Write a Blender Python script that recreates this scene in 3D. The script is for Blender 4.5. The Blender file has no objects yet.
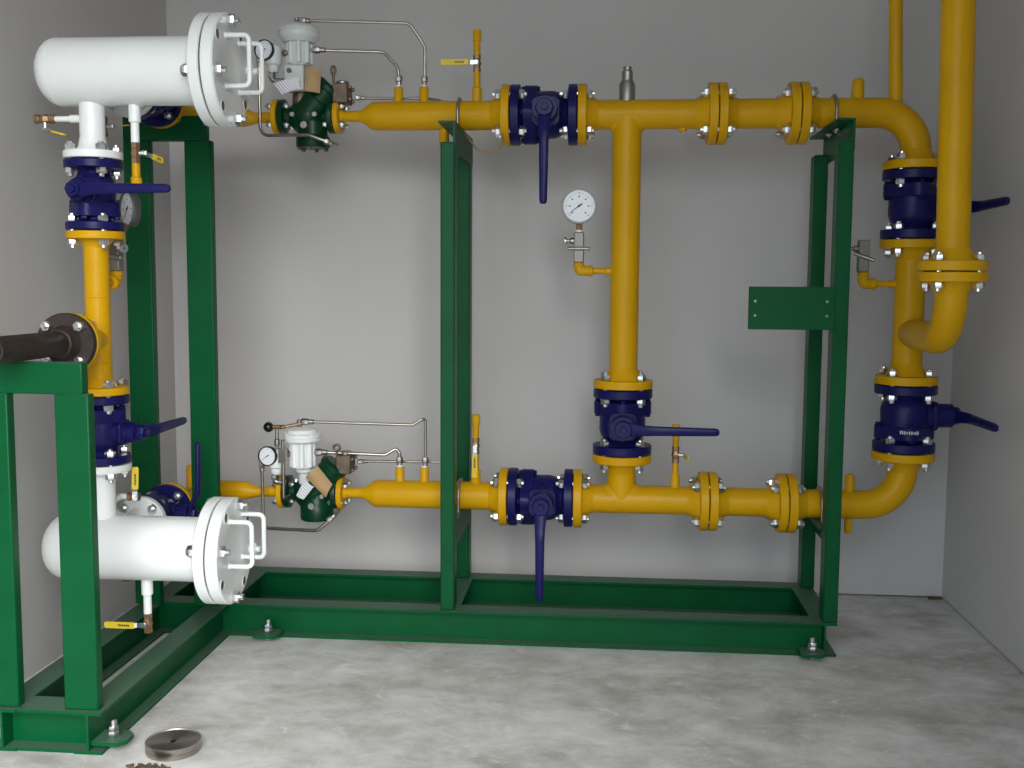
import bpy, bmesh, math, random
from mathutils import Vector, Matrix
random.seed(7)
R = math.radians
V = Vector
sc = bpy.context.scene
col = sc.collection

# ------------------------------------------------------------------ camera
FPX = 1066.93
YAW, PITCH, ROLL = 0.0855443, 0.0948958, 0.0064597
cam_d = bpy.data.cameras.new('camera')
cam_d.sensor_width = 36.0
cam_d.lens = FPX / 1024 * 36.0
cam_d.clip_start = 0.02
cam = bpy.data.objects.new('camera', cam_d)
col.objects.link(cam)
fw = V((-math.sin(YAW) * math.cos(PITCH), math.cos(YAW) * math.cos(PITCH), -math.sin(PITCH)))
rt = V((math.cos(YAW), math.sin(YAW), 0))
dn = fw.cross(rt)
cR, sR = math.cos(ROLL), math.sin(ROLL)
rt2 = rt * cR - dn * sR
dn2 = rt * sR + dn * cR
m3 = Matrix((rt2, -dn2, -fw)).transposed()
cam.matrix_world = Matrix.Translation((0, 0, 1.09)) @ m3.to_4x4()
sc.camera = cam

# ------------------------------------------------------------------ world, light, exposure
w = bpy.data.worlds.new('overcast_sky')
sc.world = w
w.use_nodes = True
bg = w.node_tree.nodes['Background']
bg.inputs['Color'].default_value = (0.78, 0.91, 1.0, 1)
bg.inputs['Strength'].default_value = 1.4
# open doorway behind the viewer; the portal only guides sampling of the sky light
DOOR = (-1.50, 0.70, 2.65)
DOOR_Y = -0.15
pl = bpy.data.lights.new('doorway_portal', 'AREA')
pl.shape = 'RECTANGLE'
pl.size = DOOR[1] - DOOR[0]
pl.size_y = DOOR[2]
pl.cycles.is_portal = True
plo = bpy.data.objects.new('doorway_portal', pl)
plo.location = ((DOOR[0] + DOOR[1]) / 2, DOOR_Y - 0.06, DOOR[2] / 2)
plo.rotation_euler = (R(90), 0, 0)
col.objects.link(plo)
# hazy sun behind thin cloud: a wide soft disc shining in through the doorway
SUN_EL, SUN_AZ, SUN_ANGLE, SUN_POWER = 29, -23, 52, 2.9
sl = bpy.data.lights.new('hazy_sun', 'SUN')
sl.energy = SUN_POWER
sl.angle = R(SUN_ANGLE)
sl.color = (1.0, 0.985, 0.96)
slo = bpy.data.objects.new('hazy_sun', sl)
sd = V((math.sin(R(SUN_AZ)) * math.cos(R(SUN_EL)), math.cos(R(SUN_AZ)) * math.cos(R(SUN_EL)), -math.sin(R(SUN_EL))))
slo.rotation_euler = sd.to_track_quat('-Z', 'Y').to_euler()
slo.location = (-1, -6, 4)
col.objects.link(slo)
vs = sc.view_settings
vs.view_transform = 'Standard'
vs.look = 'None'
vs.gamma = 1.0
vs.use_curve_mapping = False
vs.exposure = 1.0

# ------------------------------------------------------------------ materials
MATS = {}
def mat(name, rgb, rough=0.5, metal=0.0, var=0.0, vscale=6.0, bump=0.0, bscale=60.0, spec=0.5, rgb2=None, coat=0.0):
    m = bpy.data.materials.new(name)
    m.use_nodes = True
    nt = m.node_tree
    b = nt.nodes['Principled BSDF']
    b.inputs['Roughness'].default_value = rough
    b.inputs['Metallic'].default_value = metal
    b.inputs['Specular IOR Level'].default_value = spec
    b.inputs['Coat Weight'].default_value = coat
    c = (*rgb, 1)
    b.inputs['Base Color'].default_value = c
    tc = nt.nodes.new('ShaderNodeTexCoord')
    if var > 0 or rgb2:
        n = nt.nodes.new('ShaderNodeTexNoise')
        n.inputs['Scale'].default_value = vscale
        n.inputs['Detail'].default_value = 5
        nt.links.new(tc.outputs['Object'], n.inputs['Vector'])
        r = nt.nodes.new('ShaderNodeValToRGB')
        r.color_ramp.elements[0].position = 0.3
        r.color_ramp.elements[1].position = 0.7
        a = rgb2 if rgb2 else tuple(x * (1 - var) for x in rgb)
        d = rgb if rgb2 else tuple(min(1, x * (1 + var)) for x in rgb)
        r.color_ramp.elements[0].color = (*a, 1)
        r.color_ramp.elements[1].color = (*d, 1)
        nt.links.new(n.outputs['Fac'], r.inputs['Fac'])
        nt.links.new(r.outputs['Color'], b.inputs['Base Color'])
    if bump > 0:
        n2 = nt.nodes.new('ShaderNodeTexNoise')
        n2.inputs['Scale'].default_value = bscale
        n2.inputs['Detail'].default_value = 4
        nt.links.new(tc.outputs['Object'], n2.inputs['Vector'])
        bp = nt.nodes.new('ShaderNodeBump')
        bp.inputs['Strength'].default_value = bump
        bp.inputs['Distance'].default_value = 0.004
        nt.links.new(n2.outputs['Fac'], bp.inputs['Height'])
        nt.links.new(bp.outputs['Normal'], b.inputs['Normal'])
    MATS[name] = m
    return m

mat('yellow_paint', (0.60, 0.322, 0.004), 0.34, var=0.06, bump=0.06, bscale=140, spec=0.17)
mat('green_paint', (0.0006, 0.074, 0.022), 0.38, var=0.10, vscale=9, bump=0.06, bscale=90, spec=0.16)
mat('reg_green', (0.001, 0.034, 0.013), 0.33, var=0.18, vscale=14, bump=0.1, bscale=80, spec=0.25)
mat('blue_paint', (0.008, 0.0075, 0.080), 0.34, var=0.12, vscale=12, bump=0.12, bscale=110, spec=0.2)
mat('white_paint', (0.80, 0.82, 0.81), 0.36, var=0.03, vscale=8, bump=0.05, bscale=120)
mat('pilot_grey', (0.62, 0.66, 0.64), 0.4, var=0.05, bump=0.05)
mat('zinc', (0.72, 0.73, 0.74), 0.28, 1.0, var=0.12, vscale=40)
mat('steel', (0.36, 0.34, 0.315), 0.42, 1.0, var=0.12, vscale=30)
mat('tube_steel', (0.40, 0.35, 0.30), 0.30, 1.0, var=0.10, vscale=30)
mat('brass', (0.30, 0.185, 0.10), 0.45, 0.75, var=0.2, vscale=40)
mat('bronze', (0.16, 0.115, 0.085), 0.5, 0.6, var=0.25, vscale=40)
mat('black_iron', (0.017, 0.014, 0.013), 0.55, 0.2, rgb2=(0.050, 0.030, 0.022), vscale=14, bump=0.35, bscale=70)
mat('gasket', (0.045, 0.010, 0.010), 0.8)
mat('black_plastic', (0.008, 0.008, 0.009), 0.25)
mat('tag_yellow', (0.72, 0.52, 0.02), 0.45)
mat('print_black', (0.02, 0.02, 0.02), 0.6)
mat('kraft', (0.42, 0.27, 0.13), 0.75, var=0.12, vscale=20)
mat('dial_white', (0.80, 0.82, 0.86), 0.35)
mat('gauge_steel', (0.17, 0.175, 0.18), 0.45, 0.8)
mat('nickel', (0.26, 0.235, 0.215), 0.5, 0.7)
mt_ = mat('turned_steel', (0.40, 0.36, 0.33), 0.30, 1.0, var=0.15, vscale=30)
tg_ = mt_.node_tree.nodes.new('ShaderNodeTangent')
tg_.direction_type = 'RADIAL'
tg_.axis = 'Z'
mt_.node_tree.links.new(tg_.outputs['Tangent'], mt_.node_tree.nodes['Principled BSDF'].inputs['Tangent'])
mt_.node_tree.nodes['Principled BSDF'].inputs['Anisotropic'].default_value = 0.85
mat('copper_wire', (0.28, 0.19, 0.10), 0.5, 0.4)
mat('dark_void', (0.004, 0.004, 0.004), 0.9)
mat('soil', (0.10, 0.07, 0.045), 0.95, var=0.4, vscale=60)
mat('soil_ground', (0.22, 0.20, 0.17), 0.9, var=0.2, vscale=2)
mat('etched_white', (0.55, 0.57, 0.62), 0.5)

def pale_tops(name, top_rgb, amount):
    nt = MATS[name].node_tree
    b = nt.nodes['Principled BSDF']
    src = b.inputs['Base Color'].links[0].from_socket
    ge = nt.nodes.new('ShaderNodeNewGeometry')
    sp_ = nt.nodes.new('ShaderNodeSeparateXYZ')
    nt.links.new(ge.outputs['True Normal'], sp_.inputs[0])
    mr = nt.nodes.new('ShaderNodeMapRange')
    mr.inputs['From Min'].default_value = 0.75
    mr.inputs['From Max'].default_value = 1.0
    mr.inputs['To Max'].default_value = amount
    nt.links.new(sp_.outputs['Z'], mr.inputs['Value'])
    mx = nt.nodes.new('ShaderNodeMix')
    mx.data_type = 'RGBA'
    nt.links.new(mr.outputs['Result'], mx.inputs['Factor'])
    nt.links.new(src, mx.inputs['A'])
    mx.inputs['B'].default_value = (*top_rgb, 1)
    nt.links.new(mx.outputs['Result'], b.inputs['Base Color'])
pale_tops('green_paint', (0.26, 0.32, 0.28), 0.26)     # upward faces mixed with a paler grey green

def paper_mat():
    m = mat('printed_label', (0.70, 0.70, 0.74), 0.55)
    nt = m.node_tree
    b = nt.nodes['Principled BSDF']
    tc = [n for n in nt.nodes if n.type == 'TEX_COORD'][0]
    wv = nt.nodes.new('ShaderNodeTexWave')
    wv.bands_direction = 'DIAGONAL'
    wv.inputs['Scale'].default_value = 60
    wv.inputs['Distortion'].default_value = 1.5
    nt.links.new(tc.outputs['Object'], wv.inputs['Vector'])
    r = nt.nodes.new('ShaderNodeValToRGB')
    r.color_ramp.elements[0].position = 0.15
    r.color_ramp.elements[1].position = 0.45
    r.color_ramp.elements[0].color = (0.40, 0.40, 0.48, 1)
    r.color_ramp.elements[1].color = (0.78, 0.78, 0.82, 1)
    nt.links.new(wv.outputs['Fac'], r.inputs['Fac'])
    nt.links.new(r.outputs['Color'], b.inputs['Base Color'])
paper_mat()

def wall_mat(name, c1, c2):
    m = mat(name, c1, 0.75, spec=0.25)
    nt = m.node_tree
    b = nt.nodes['Principled BSDF']
    tc = [n for n in nt.nodes if n.type == 'TEX_COORD'][0]
    n = nt.nodes.new('ShaderNodeTexNoise')
    n.inputs['Scale'].default_value = 1.6
    n.inputs['Detail'].default_value = 6
    nt.links.new(tc.outputs['Object'], n.inputs['Vector'])
    r = nt.nodes.new('ShaderNodeValToRGB')
    r.color_ramp.elements[0].position = 0.35
    r.color_ramp.elements[1].position = 0.65
    r.color_ramp.elements[0].color = (*c1, 1)
    r.color_ramp.elements[1].color = (*c2, 1)
    nt.links.new(n.outputs['Fac'], r.inputs['Fac'])
    nt.links.new(r.outputs['Color'], b.inputs['Base Color'])
    n2 = nt.nodes.new('ShaderNodeTexNoise')
    n2.inputs['Scale'].default_value = 2.2
    n2.inputs['Detail'].default_value = 9
    n2.inputs['Roughness'].default_value = 0.62
    nt.links.new(tc.outputs['Object'], n2.inputs['Vector'])
    bp = nt.nodes.new('ShaderNodeBump')
    bp.inputs['Strength'].default_value = 0.35
    bp.inputs['Distance'].default_value = 0.012
    nt.links.new(n2.outputs['Fac'], bp.inputs['Height'])
    nt.links.new(bp.outputs['Normal'], b.inputs['Normal'])
wall_mat('plaster', (0.545, 0.525, 0.515), (0.585, 0.565, 0.555))

def floor_mat():
    m = mat('concrete', (0.4, 0.4, 0.38), 0.55, spec=0.4)
    nt = m.node_tree
    b = nt.nodes['Principled BSDF']
    tc = [n for n in nt.nodes if n.type == 'TEX_COORD'][0]
    mp = nt.nodes.new('ShaderNodeMapping')
    mp.inputs['Rotation'].default_value = (0, 0, R(12))
    mp.inputs['Scale'].default_value = (1.15, 1.5, 1.0)
    nt.links.new(tc.outputs['Object'], mp.inputs['Vector'])
    n1 = nt.nodes.new('ShaderNodeTexNoise')
    n1.inputs['Scale'].default_value = 4.6
    n1.inputs['Detail'].default_value = 10
    n1.inputs['Roughness'].default_value = 0.66
    n1.inputs['Distortion'].default_value = 0.25
    nt.links.new(mp.outputs['Vector'], n1.inputs['Vector'])
    r1 = nt.nodes.new('ShaderNodeValToRGB')
    e = r1.color_ramp.elements
    e[0].position = 0.32; e[0].color = (0.41, 0.395, 0.36, 1)
    e[1].position = 0.74; e[1].color = (0.86, 0.855, 0.845, 1)
    k = e.new(0.52); k.color = (0.63, 0.615, 0.595, 1)
    nt.links.new(n1.outputs['Fac'], r1.inputs['Fac'])
    n2 = nt.nodes.new('ShaderNodeTexNoise')
    n2.inputs['Scale'].default_value = 13
    n2.inputs['Detail'].default_value = 12
    n2.inputs['Roughness'].default_value = 0.75
    n2.inputs['Distortion'].default_value = 0.9
    nt.links.new(mp.outputs['Vector'], n2.inputs['Vector'])
    r2 = nt.nodes.new('ShaderNodeValToRGB')
    r2.color_ramp.elements[0].position = 0.56; r2.color_ramp.elements[0].color = (0, 0, 0, 1)
    r2.color_ramp.elements[1].position = 0.72; r2.color_ramp.elements[1].color = (1, 1, 1, 1)
    nt.links.new(n2.outputs['Fac'], r2.inputs['Fac'])
    mx = nt.nodes.new('ShaderNodeMix')
    mx.data_type = 'RGBA'
    nt.links.new(r2.outputs['Color'], mx.inputs['Factor'])
    nt.links.new(r1.outputs['Color'], mx.inputs['A'])
    mx.inputs['B'].default_value = (0.84, 0.84, 0.84, 1)
    nt.links.new(mx.outputs['Result'], b.inputs['Base Color'])
    n3 = nt.nodes.new('ShaderNodeTexNoise')
    n3.inputs['Scale'].default_value = 40
    n3.inputs['Detail'].default_value = 8
    nt.links.new(tc.outputs['Object'], n3.inputs['Vector'])
    bp = nt.nodes.new('ShaderNodeBump')
    bp.inputs['Strength'].default_value = 0.3
    bp.inputs['Distance'].default_value = 0.003
    nt.links.new(n3.outputs['Fac'], bp.inputs['Height'])
    nt.links.new(bp.outputs['Normal'], b.inputs['Normal'])
floor_mat()

# ------------------------------------------------------------------ mesh helpers
def basis(axis, ref=None):
    z = V(axis).normalized()
    if ref is None:
        ref = V((0, 0, 1)) if abs(z.z) < 0.9 else V((1, 0, 0))
    x = V(ref)
    x = (x - z * x.dot(z)).normalized()
    y = z.cross(x)
    return x, y, z

def frame(origin, x, z):
    z = V(z).normalized(); x = V(x).normalized(); y = z.cross(x)
    m = Matrix((x, y, z)).transposed().to_4x4()
    m.translation = V(origin)
    return m

class MB:
    def __init__(s):
        s.v = []; s.f = []
    def add(s, vs_, fs_):
        o = len(s.v)
        s.v += [tuple(p) for p in vs_]
        s.f += [tuple(i + o for i in f) for f in fs_]
        return s
    def box(s, lo, hi, M=None):
        x0, y0, z0 = lo; x1, y1, z1 = hi
        p = [V(q) for q in ((x0,y0,z0),(x1,y0,z0),(x1,y1,z0),(x0,y1,z0),(x0,y0,z1),(x1,y0,z1),(x1,y1,z1),(x0,y1,z1))]
        if M: p = [M @ q for q in p]
        return s.add(p, [(0,3,2,1),(4,5,6,7),(0,1,5,4),(1,2,6,5),(2,3,7,6),(3,0,4,7)])
    def lathe(s, prof, origin=(0,0,0), axis=(0,0,1), n=32, ref=None, ang=0.0, close=False):
        # prof: list of (radius, offset along axis)
        x, y, z = basis(axis, ref)
        o = V(origin)
        vs_, rings = [], []
        for r, t in prof:
            if r < 1e-6:
                rings.append([len(vs_)]); vs_.append(o + z * t)
            else:
                k = len(vs_)
                for i in range(n):
                    a = ang + 2 * math.pi * i / n
                    vs_.append(o + z * t + (x * math.cos(a) + y * math.sin(a)) * r)
                rings.append(list(range(k, k + n)))
        fs_ = []
        pairs = list(zip(rings, rings[1:]))
        if close: pairs.append((rings[-1], rings[0]))
        for a, b in pairs:
            if len(a) == 1 and len(b) == 1: continue
            for i in range(n):
                j = (i + 1) % n
                if len(a) == 1: fs_.append((a[0], b[j], b[i]))
                elif len(b) == 1: fs_.append((a[i], a[j], b[0]))
                else: fs_.append((a[i], a[j], b[j], b[i]))
        return s.add(vs_, fs_)
    def cyl(s, p0, p1, r, r1=None, n=24, ref=None, ang=0.0):
        p0 = V(p0); p1 = V(p1)
        d = p1 - p0; L = d.length
        r1 = r if r1 is None else r1
        return s.lathe([(0, 0), (r, 0), (r1, L), (0, L)], p0, d, n, ref, ang)
    def rod(s, p0, p1, r, c=None, n=20):
        # cylinder with small chamfers
        p0 = V(p0); p1 = V(p1); d = p1 - p0; L = d.length
        c = min(r * 0.25, L * 0.25) if c is None else c
        return s.lathe([(0, 0), (r - c, 0), (r, c), (r, L - c), (r - c, L), (0, L)], p0, d, n)
    def hexa(s, p0, p1, r, c=None):
        p0 = V(p0); p1 = V(p1); d = p1 - p0; L = d.length
        return s.lathe([(0, 0), (r * .9, 0), (r, L * .15), (r, L * .85), (r * .9, L), (0, L)], p0, d, 6)
    def sphere(s, c, r, n=20, sq=(1,1,1)):
        k = n // 2
        vs_, fs_ = [], []
        prof = [(math.sin(math.pi * i / k), -math.cos(math.pi * i / k)) for i in range(k + 1)]
        prof[0] = (0, -1); prof[-1] = (0, 1)
        m = MB().lathe(prof, (0,0,0), (0,0,1), n)
        return s.add([V(c) + V((p[0]*r*sq[0], p[1]*r*sq[1], p[2]*r*sq[2])) for p in m.v], m.f)
    def tube(s, pts, r, n=12, caps=True, radii=None):
        P = [V(p) for p in pts]
        k = len(P)
        T = []
        for i in range(k):
            a = P[max(i - 1, 0)]; b = P[min(i + 1, k - 1)]
            t = (b - a)
            if i not in (0, k - 1):
                t = (P[i] - P[i-1]).normalized() + (P[i+1] - P[i]).normalized()
            T.append(t.normalized())
        x, y, _ = basis(T[0])
        vs_, fs_ = [], []
        for i in range(k):
            x = (x - T[i] * x.dot(T[i])).normalized()
            y = T[i].cross(x)
            rr = radii[i] if radii else r
            for j in range(n):
                a = 2 * math.pi * j / n
                vs_.append(P[i] + (x * math.cos(a) + y * math.sin(a)) * rr)
        for i in range(k - 1):
            for j in range(n):
                q = (j + 1) % n
                fs_.append((i*n + j, i*n + q, (i+1)*n + q, (i+1)*n + j))
        if caps:
            fs_.append(tuple(range(n - 1, -1, -1)))
            fs_.append(tuple(range((k-1)*n, k*n)))
        return s.add(vs_, fs_)
    def extrude(s, poly, o, ux, uy, un, t):
        # polygon in the (ux, uy) plane at o, thickness t along un
        o, ux, uy, un = V(o), V(ux), V(uy), V(un)
        n = len(poly)
        a = [o + ux * p[0] + uy * p[1] for p in poly]
        b = [q + un * t for q in a]
        fs_ = [tuple(range(n - 1, -1, -1)), tuple(range(n, 2 * n))]
        fs_ += [(i, (i + 1) % n, n + (i + 1) % n, n + i) for i in range(n)]
        return s.add(a + b, fs_)
    def xform(s, M):
        s.v = [tuple(M @ V(p)) for p in s.v]
        return s

def fillet(pts, r, seg=6):
    P = [V(p) for p in pts]
    out = [P[0]]
    for a, b, c in zip(P, P[1:], P[2:]):
        d0 = (a - b); d1 = (c - b)
        l0, l1 = d0.length, d1.length
        d0.normalize(); d1.normalize()
        ang = d0.angle(d1)
        if ang > math.pi - 0.02:
            out.append(b); continue
        t = min(r / math.tan(ang / 2), l0 * .49, l1 * .49)
        rr = t * math.tan(ang / 2)
        cen = b + (d0 + d1).normalized() * (rr / math.sin(ang / 2))
        s0 = b + d0 * t - cen; s1 = b + d1 * t - cen
        tot = s0.angle(s1)
        for i in range(seg + 1):
            k = i / seg
            out.append(cen + (s0 * math.sin((1 - k) * tot) + s1 * math.sin(k * tot)) / math.sin(tot))
    out.append(P[-1])
    return out

def mesh_of(name, mb, material, smooth=38):
    me = bpy.data.meshes.new(name)
    me.from_pydata(mb.v, [], mb.f)
    bm = bmesh.new(); bm.from_mesh(me)
    bmesh.ops.recalc_face_normals(bm, faces=bm.faces)
    bm.to_mesh(me); bm.free()
    if smooth:
        me.polygons.foreach_set('use_smooth', [True] * len(me.polygons))
        me.set_sharp_from_angle(angle=R(smooth))
    me.materials.append(MATS[material])
    return me

def bevel(o, w_=0.003, seg=2):
    md = o.modifiers.new('bevel', 'BEVEL')
    md.width = w_; md.segments = seg; md.limit_method = 'ANGLE'; md.angle_limit = R(40)
    return o

class Thing:
    """an Empty at the thing's base that parents its parts; parts are built in world coordinates"""
    def __init__(s, name, label, cat, group=None, kind=None):
        s.e = bpy.data.objects.new(name, None)
        s.e.empty_display_size = 0.03
        col.objects.link(s.e)
        if label: s.e['label'] = label
        if cat: s.e['category'] = cat
        if group: s.e['group'] = group
        if kind: s.e['kind'] = kind
        s.parts = []
    def part(s, name, mb, material, under=None, smooth=38, label=None, bev=0):
        me = mesh_of(name, mb, material, smooth)
        lo = V([min(v.co[i] for v in me.vertices) for i in range(3)])
        hi = V([max(v.co[i] for v in me.vertices) for i in range(3)])
        c = (lo + hi) / 2
        me.transform(Matrix.Translation(-c))
        o = bpy.data.objects.new(name, me)
        col.objects.link(o)
        if label: o['label'] = label
        if bev: bevel(o, bev)
        s.parts.append((o, Matrix.Translation(c), under))
        return o
    def inst(s, name, me, M, under=None):
        o = bpy.data.objects.new(name, me)
        col.objects.link(o)
        s.parts.append((o, M.copy(), under))
        return o
    def done(s):
        lo = V((1e9,)*3); hi = V((-1e9,)*3)
        for o, M, u in s.parts:
            for b in o.bound_box:
                p = M @ V(b)
                lo = V(map(min, lo, p)); hi = V(map(max, hi, p))
        L = V(((lo.x + hi.x) / 2, (lo.y + hi.y) / 2, lo.z))
        s.e.location = L
        W = {o.name: M for o, M, u in s.parts}
        for o, M, u in s.parts:
            if u is None:
                o.parent = s.e
                o.matrix_basis = Matrix.Translation(-L) @ M
            else:
                o.parent = u
                o.matrix_basis = W[u.name].inverted() @ M
        return s

def single(name, mb, material, label, cat, group=None, kind=None, smooth=38, bev=0):
    me = mesh_of(name, mb, material, smooth)
    lo = V([min(v.co[i] for v in me.vertices) for i in range(3)])
    hi = V([max(v.co[i] for v in me.vertices) for i in range(3)])
    c = V(((lo.x + hi.x) / 2, (lo.y + hi.y) / 2, lo.z))
    me.transform(Matrix.Translation(-c))
    o = bpy.data.objects.new(name, me)
    o.location = c
    col.objects.link(o)
    if label: o['label'] = label
    if cat: o['category'] = cat
    if group: o['group'] = group
    if kind: o['kind'] = kind
    if bev: bevel(o, bev)
    return o

X, Y, Z = V((1,0,0)), V((0,1,0)), V((0,0,1))

# ------------------------------------------------------------------ room shell
WL, WR, WB, CE = -1.56, 1.192, 3.765, 2.9
T = 0.12
def shell(name, boxes, m, label):
    mb = MB()
    for lo, hi in boxes: mb.box(lo, hi)
    o = single(name, mb, m, label, None, kind='structure', smooth=0)
    return o
FRONT_Y = DOOR_Y
shell('floor', [((WL - T, FRONT_Y - 0.6, -0.1), (WR + T, WB + T, 0))], 'concrete', 'smooth grey concrete floor with pale trowel marks')
shell('ground', [((-14, -16, -0.30), (14, 12, -0.14))], 'soil_ground', 'bare ground outside the shelter')
shell('wall_back', [((WL - T, WB, 0.005), (WR + T, WB + T, CE))], 'plaster', 'grey white plastered back wall behind the pipework')
shell('wall_left', [((WL - T, FRONT_Y, 0.0), (WL, WB, CE))], 'plaster', 'pale plastered side wall at the left of the skid')
shell('wall_right', [((WR, FRONT_Y, 0.004), (WR + T, WB, CE))], 'plaster', 'grey plastered side wall at the right')
shell('wall_front', [((WL - T, FRONT_Y - T, 0.004), (DOOR[0], FRONT_Y, CE)), ((DOOR[1], FRONT_Y - T, 0.004), (WR + T, FRONT_Y, CE)),
                     ((DOOR[0], FRONT_Y - T, DOOR[2]), (DOOR[1], FRONT_Y, CE))], 'plaster', 'front wall with the open doorway behind the viewer')
shell('ceiling', [((WL - T, FRONT_Y - T, CE), (WR + T, WB + T, CE + 0.1))], 'plaster', 'plain plaster ceiling above the pipework')

# ------------------------------------------------------------------ key positions
YP = 3.334                 # depth of the main pipe runs
ZU, ZL = 1.602, 0.412      # upper and lower run
PR3, PR2, PR1 = 0.0445, 0.0302, 0.0168
XR = 0.921                 # right riser
XT = 0.062                 # middle riser
XC, YC = -1.303, 2.66      # left column
XO = -1.293                # filter outlets

# ------------------------------------------------------------------ skid frame
BH, BW = 0.100, 0.068
def ibeam(p0, p1, h=BH, wd=BW, tf=0.0075, tw=0.006, ext=(0, 0)):
    p0 = V(p0); p1 = V(p1)
    d = (p1 - p0); L = d.length; d.normalize()
    u = Z.cross(d)
    a, b = wd / 2, tw / 2
    prof = [(-a,0),(a,0),(a,tf),(b,tf),(b,h-tf),(a,h-tf),(a,h),(-a,h),(-a,h-tf),(-b,h-tf),(-b,tf),(-a,tf)]
    mb = MB()
    n = len(prof)
    A = [p0 + u * q[0] + Z * q[1] for q in prof]
    B = [q + d * L for q in A]
    mb.add(A + B, [(i, (i + 1) % n, n + (i + 1) % n, n + i) for i in range(n)] +
           [f for k in (0, n) for f in ((k+0,k+1,k+2,k+11),(k+3,k+4,k+9,k+10),(k+5,k+6,k+7,k+8),(k+2,k+3,k+10,k+11),(k+4,k+5,k+8,k+9))])
    for e, q, sg in ((ext[0], p0, -1), (ext[1], p1, 1)):
        if e:
            a0 = q; a1 = q + d * (e * sg)
            lo = V(map(min, a0 - u * b, a1 + u * b, a0 + u * b)); hi = V(map(max, a0 - u * b, a1 + u * b, a0 + u * b))
            mb.box((lo.x, lo.y, tf), (hi.x, hi.y, h - tf))
    return mb
sk = Thing('pipe_skid_frame', 'green welded steel skid frame of beams and posts carrying the pipes', 'frame')
XBL, XBR, XBE = -1.377, -1.171, 0.660       # Y-beams: left, right of the short leg, right end
YF, YBk = 3.151, 3.516                       # X-beams: front, back
YE = 2.275                                   # front end of the short leg
hw = BW / 2
G = 'green_paint'
sk.part('base_beam', ibeam((XBL, YE, 0), (XBL, YBk + hw, 0)), G, smooth=0)
sk.part('base_beam', ibeam((XBR, YE, 0), (XBR, YF - hw, 0), ext=(0, .030)), G, smooth=0)
sk.part('base_beam', ibeam((XBE, YF - hw, 0), (XBE, YBk + hw, 0)), G, smooth=0)
sk.part('base_beam', ibeam((XBL + hw, YF, 0), (XBE - hw, YF, 0), ext=(.030, .030)), G, smooth=0)
sk.part('base_beam', ibeam((XBL + hw, YBk, 0), (XBE - hw, YBk, 0), ext=(.030, .030)), G, smooth=0)
sk.part('base_beam', ibeam((XBL + hw, YE + .044, 0), (XBR - hw, YE + .044, 0), wd=.08, ext=(.030, .030)), G, smooth=0)
sk.part('cross_beam', ibeam((-0.461, YF + hw, 0), (-0.461, YBk - hw, 0), ext=(.030, .030)), G, smooth=0)
sk.part('cross_beam', ibeam((XBR, YF + hw, 0), (XBR, YBk - hw, 0), ext=(.030, .030)), G, smooth=0)
def post(x0, x1, y0, y1, z1, z0=BH):
    sk.part('post', MB().box((x0, y0, z0), (x1, y1, z1)), G, bev=.004)
# long leg portals
PT = 1.496
for x0 in (-0.482, 0.654):
    post(x0, x0 + .0425, 3.125, 3.190, PT)
    post(x0, x0 + .0425, 3.480, 3.546, PT)
    xr = x0 + .0425
    for zt in (ZU - PR3 - .0005, ZL - PR3 - .0005):
        # angle bar: vertical leg at the right, top flange reaching left
        lo = zt - .088 if zt > 1 else zt - .075
        mb = MB().extrude([(0, zt), (-.05, zt), (-.05, zt - .006), (-.006, zt - .006), (-.006, lo), (0, lo)],
                          (xr + .001, 3.128 if zt > 1 else 3.19, 0), X, Z, Y, .418 if zt > 1 else .292)
        sk.part('angle_bar', mb, G, smooth=0)
# short leg portals
for (yy, ztop) in ((YE + .012, 0.905), (3.088, 1.570)):
    dx = 0.0 if yy < 3 else -0.006
    post(-1.420 + dx * .3, -1.340 + dx * .3, yy, yy + .030, ztop - .071)
    post(-1.230 + dx, -1.149 + dx, yy, yy + .030, ztop - .071)
    sk.part('top_bar', MB().box((-1.420 + dx * .3, yy, ztop - .072), (-1.162 + dx, yy + .030, ztop)), G, bev=.004)
# sign plate
sp = sk.part('mounting_plate', MB().box((.413, 3.1190, .960), (.6555, 3.1255, 1.083)), G, bev=.0015)
for px_ in (.432, .634):
    for pz_ in (1.000, 1.041):
        sk.part('rivet', MB().lathe([(.0045, 0), (.0035, -.002), (0, -.003)], (px_, 3.1190, pz_), (0, 1, 0), 10), 'steel', under=sp)
# anchor tabs with bolts
def anchor(cx, cy, dx, dy):
    tab = sk.part('anchor_tab', MB().extrude([(-dx, -dy), (dx * .6, -dy), (dx, -dy * .5), (dx, dy * .5), (dx * .6, dy), (-dx, dy)],
                  (cx, cy, .0165), X, Y, Z, .009), G, smooth=0)
    b = MB().rod((cx, cy, 0.0005), (cx, cy, .068), .0075)
    b.hexa((cx, cy, .0262), (cx, cy, .040), .0135)
    b.hexa((cx, cy, .040), (cx, cy, .052), .012)
    sk.part('anchor_bolt', b, 'zinc', under=tab)
    sk.part('anchor_nut', MB().hexa((cx, cy, .001), (cx, cy, .0160), .013), 'steel', under=tab)
anchor(-1.130, 2.322, .040, .036)
anchor(-1.004, 3.085, .038, .034)
anchor(.618, 3.087, .036, .034)
sk.done()

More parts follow.
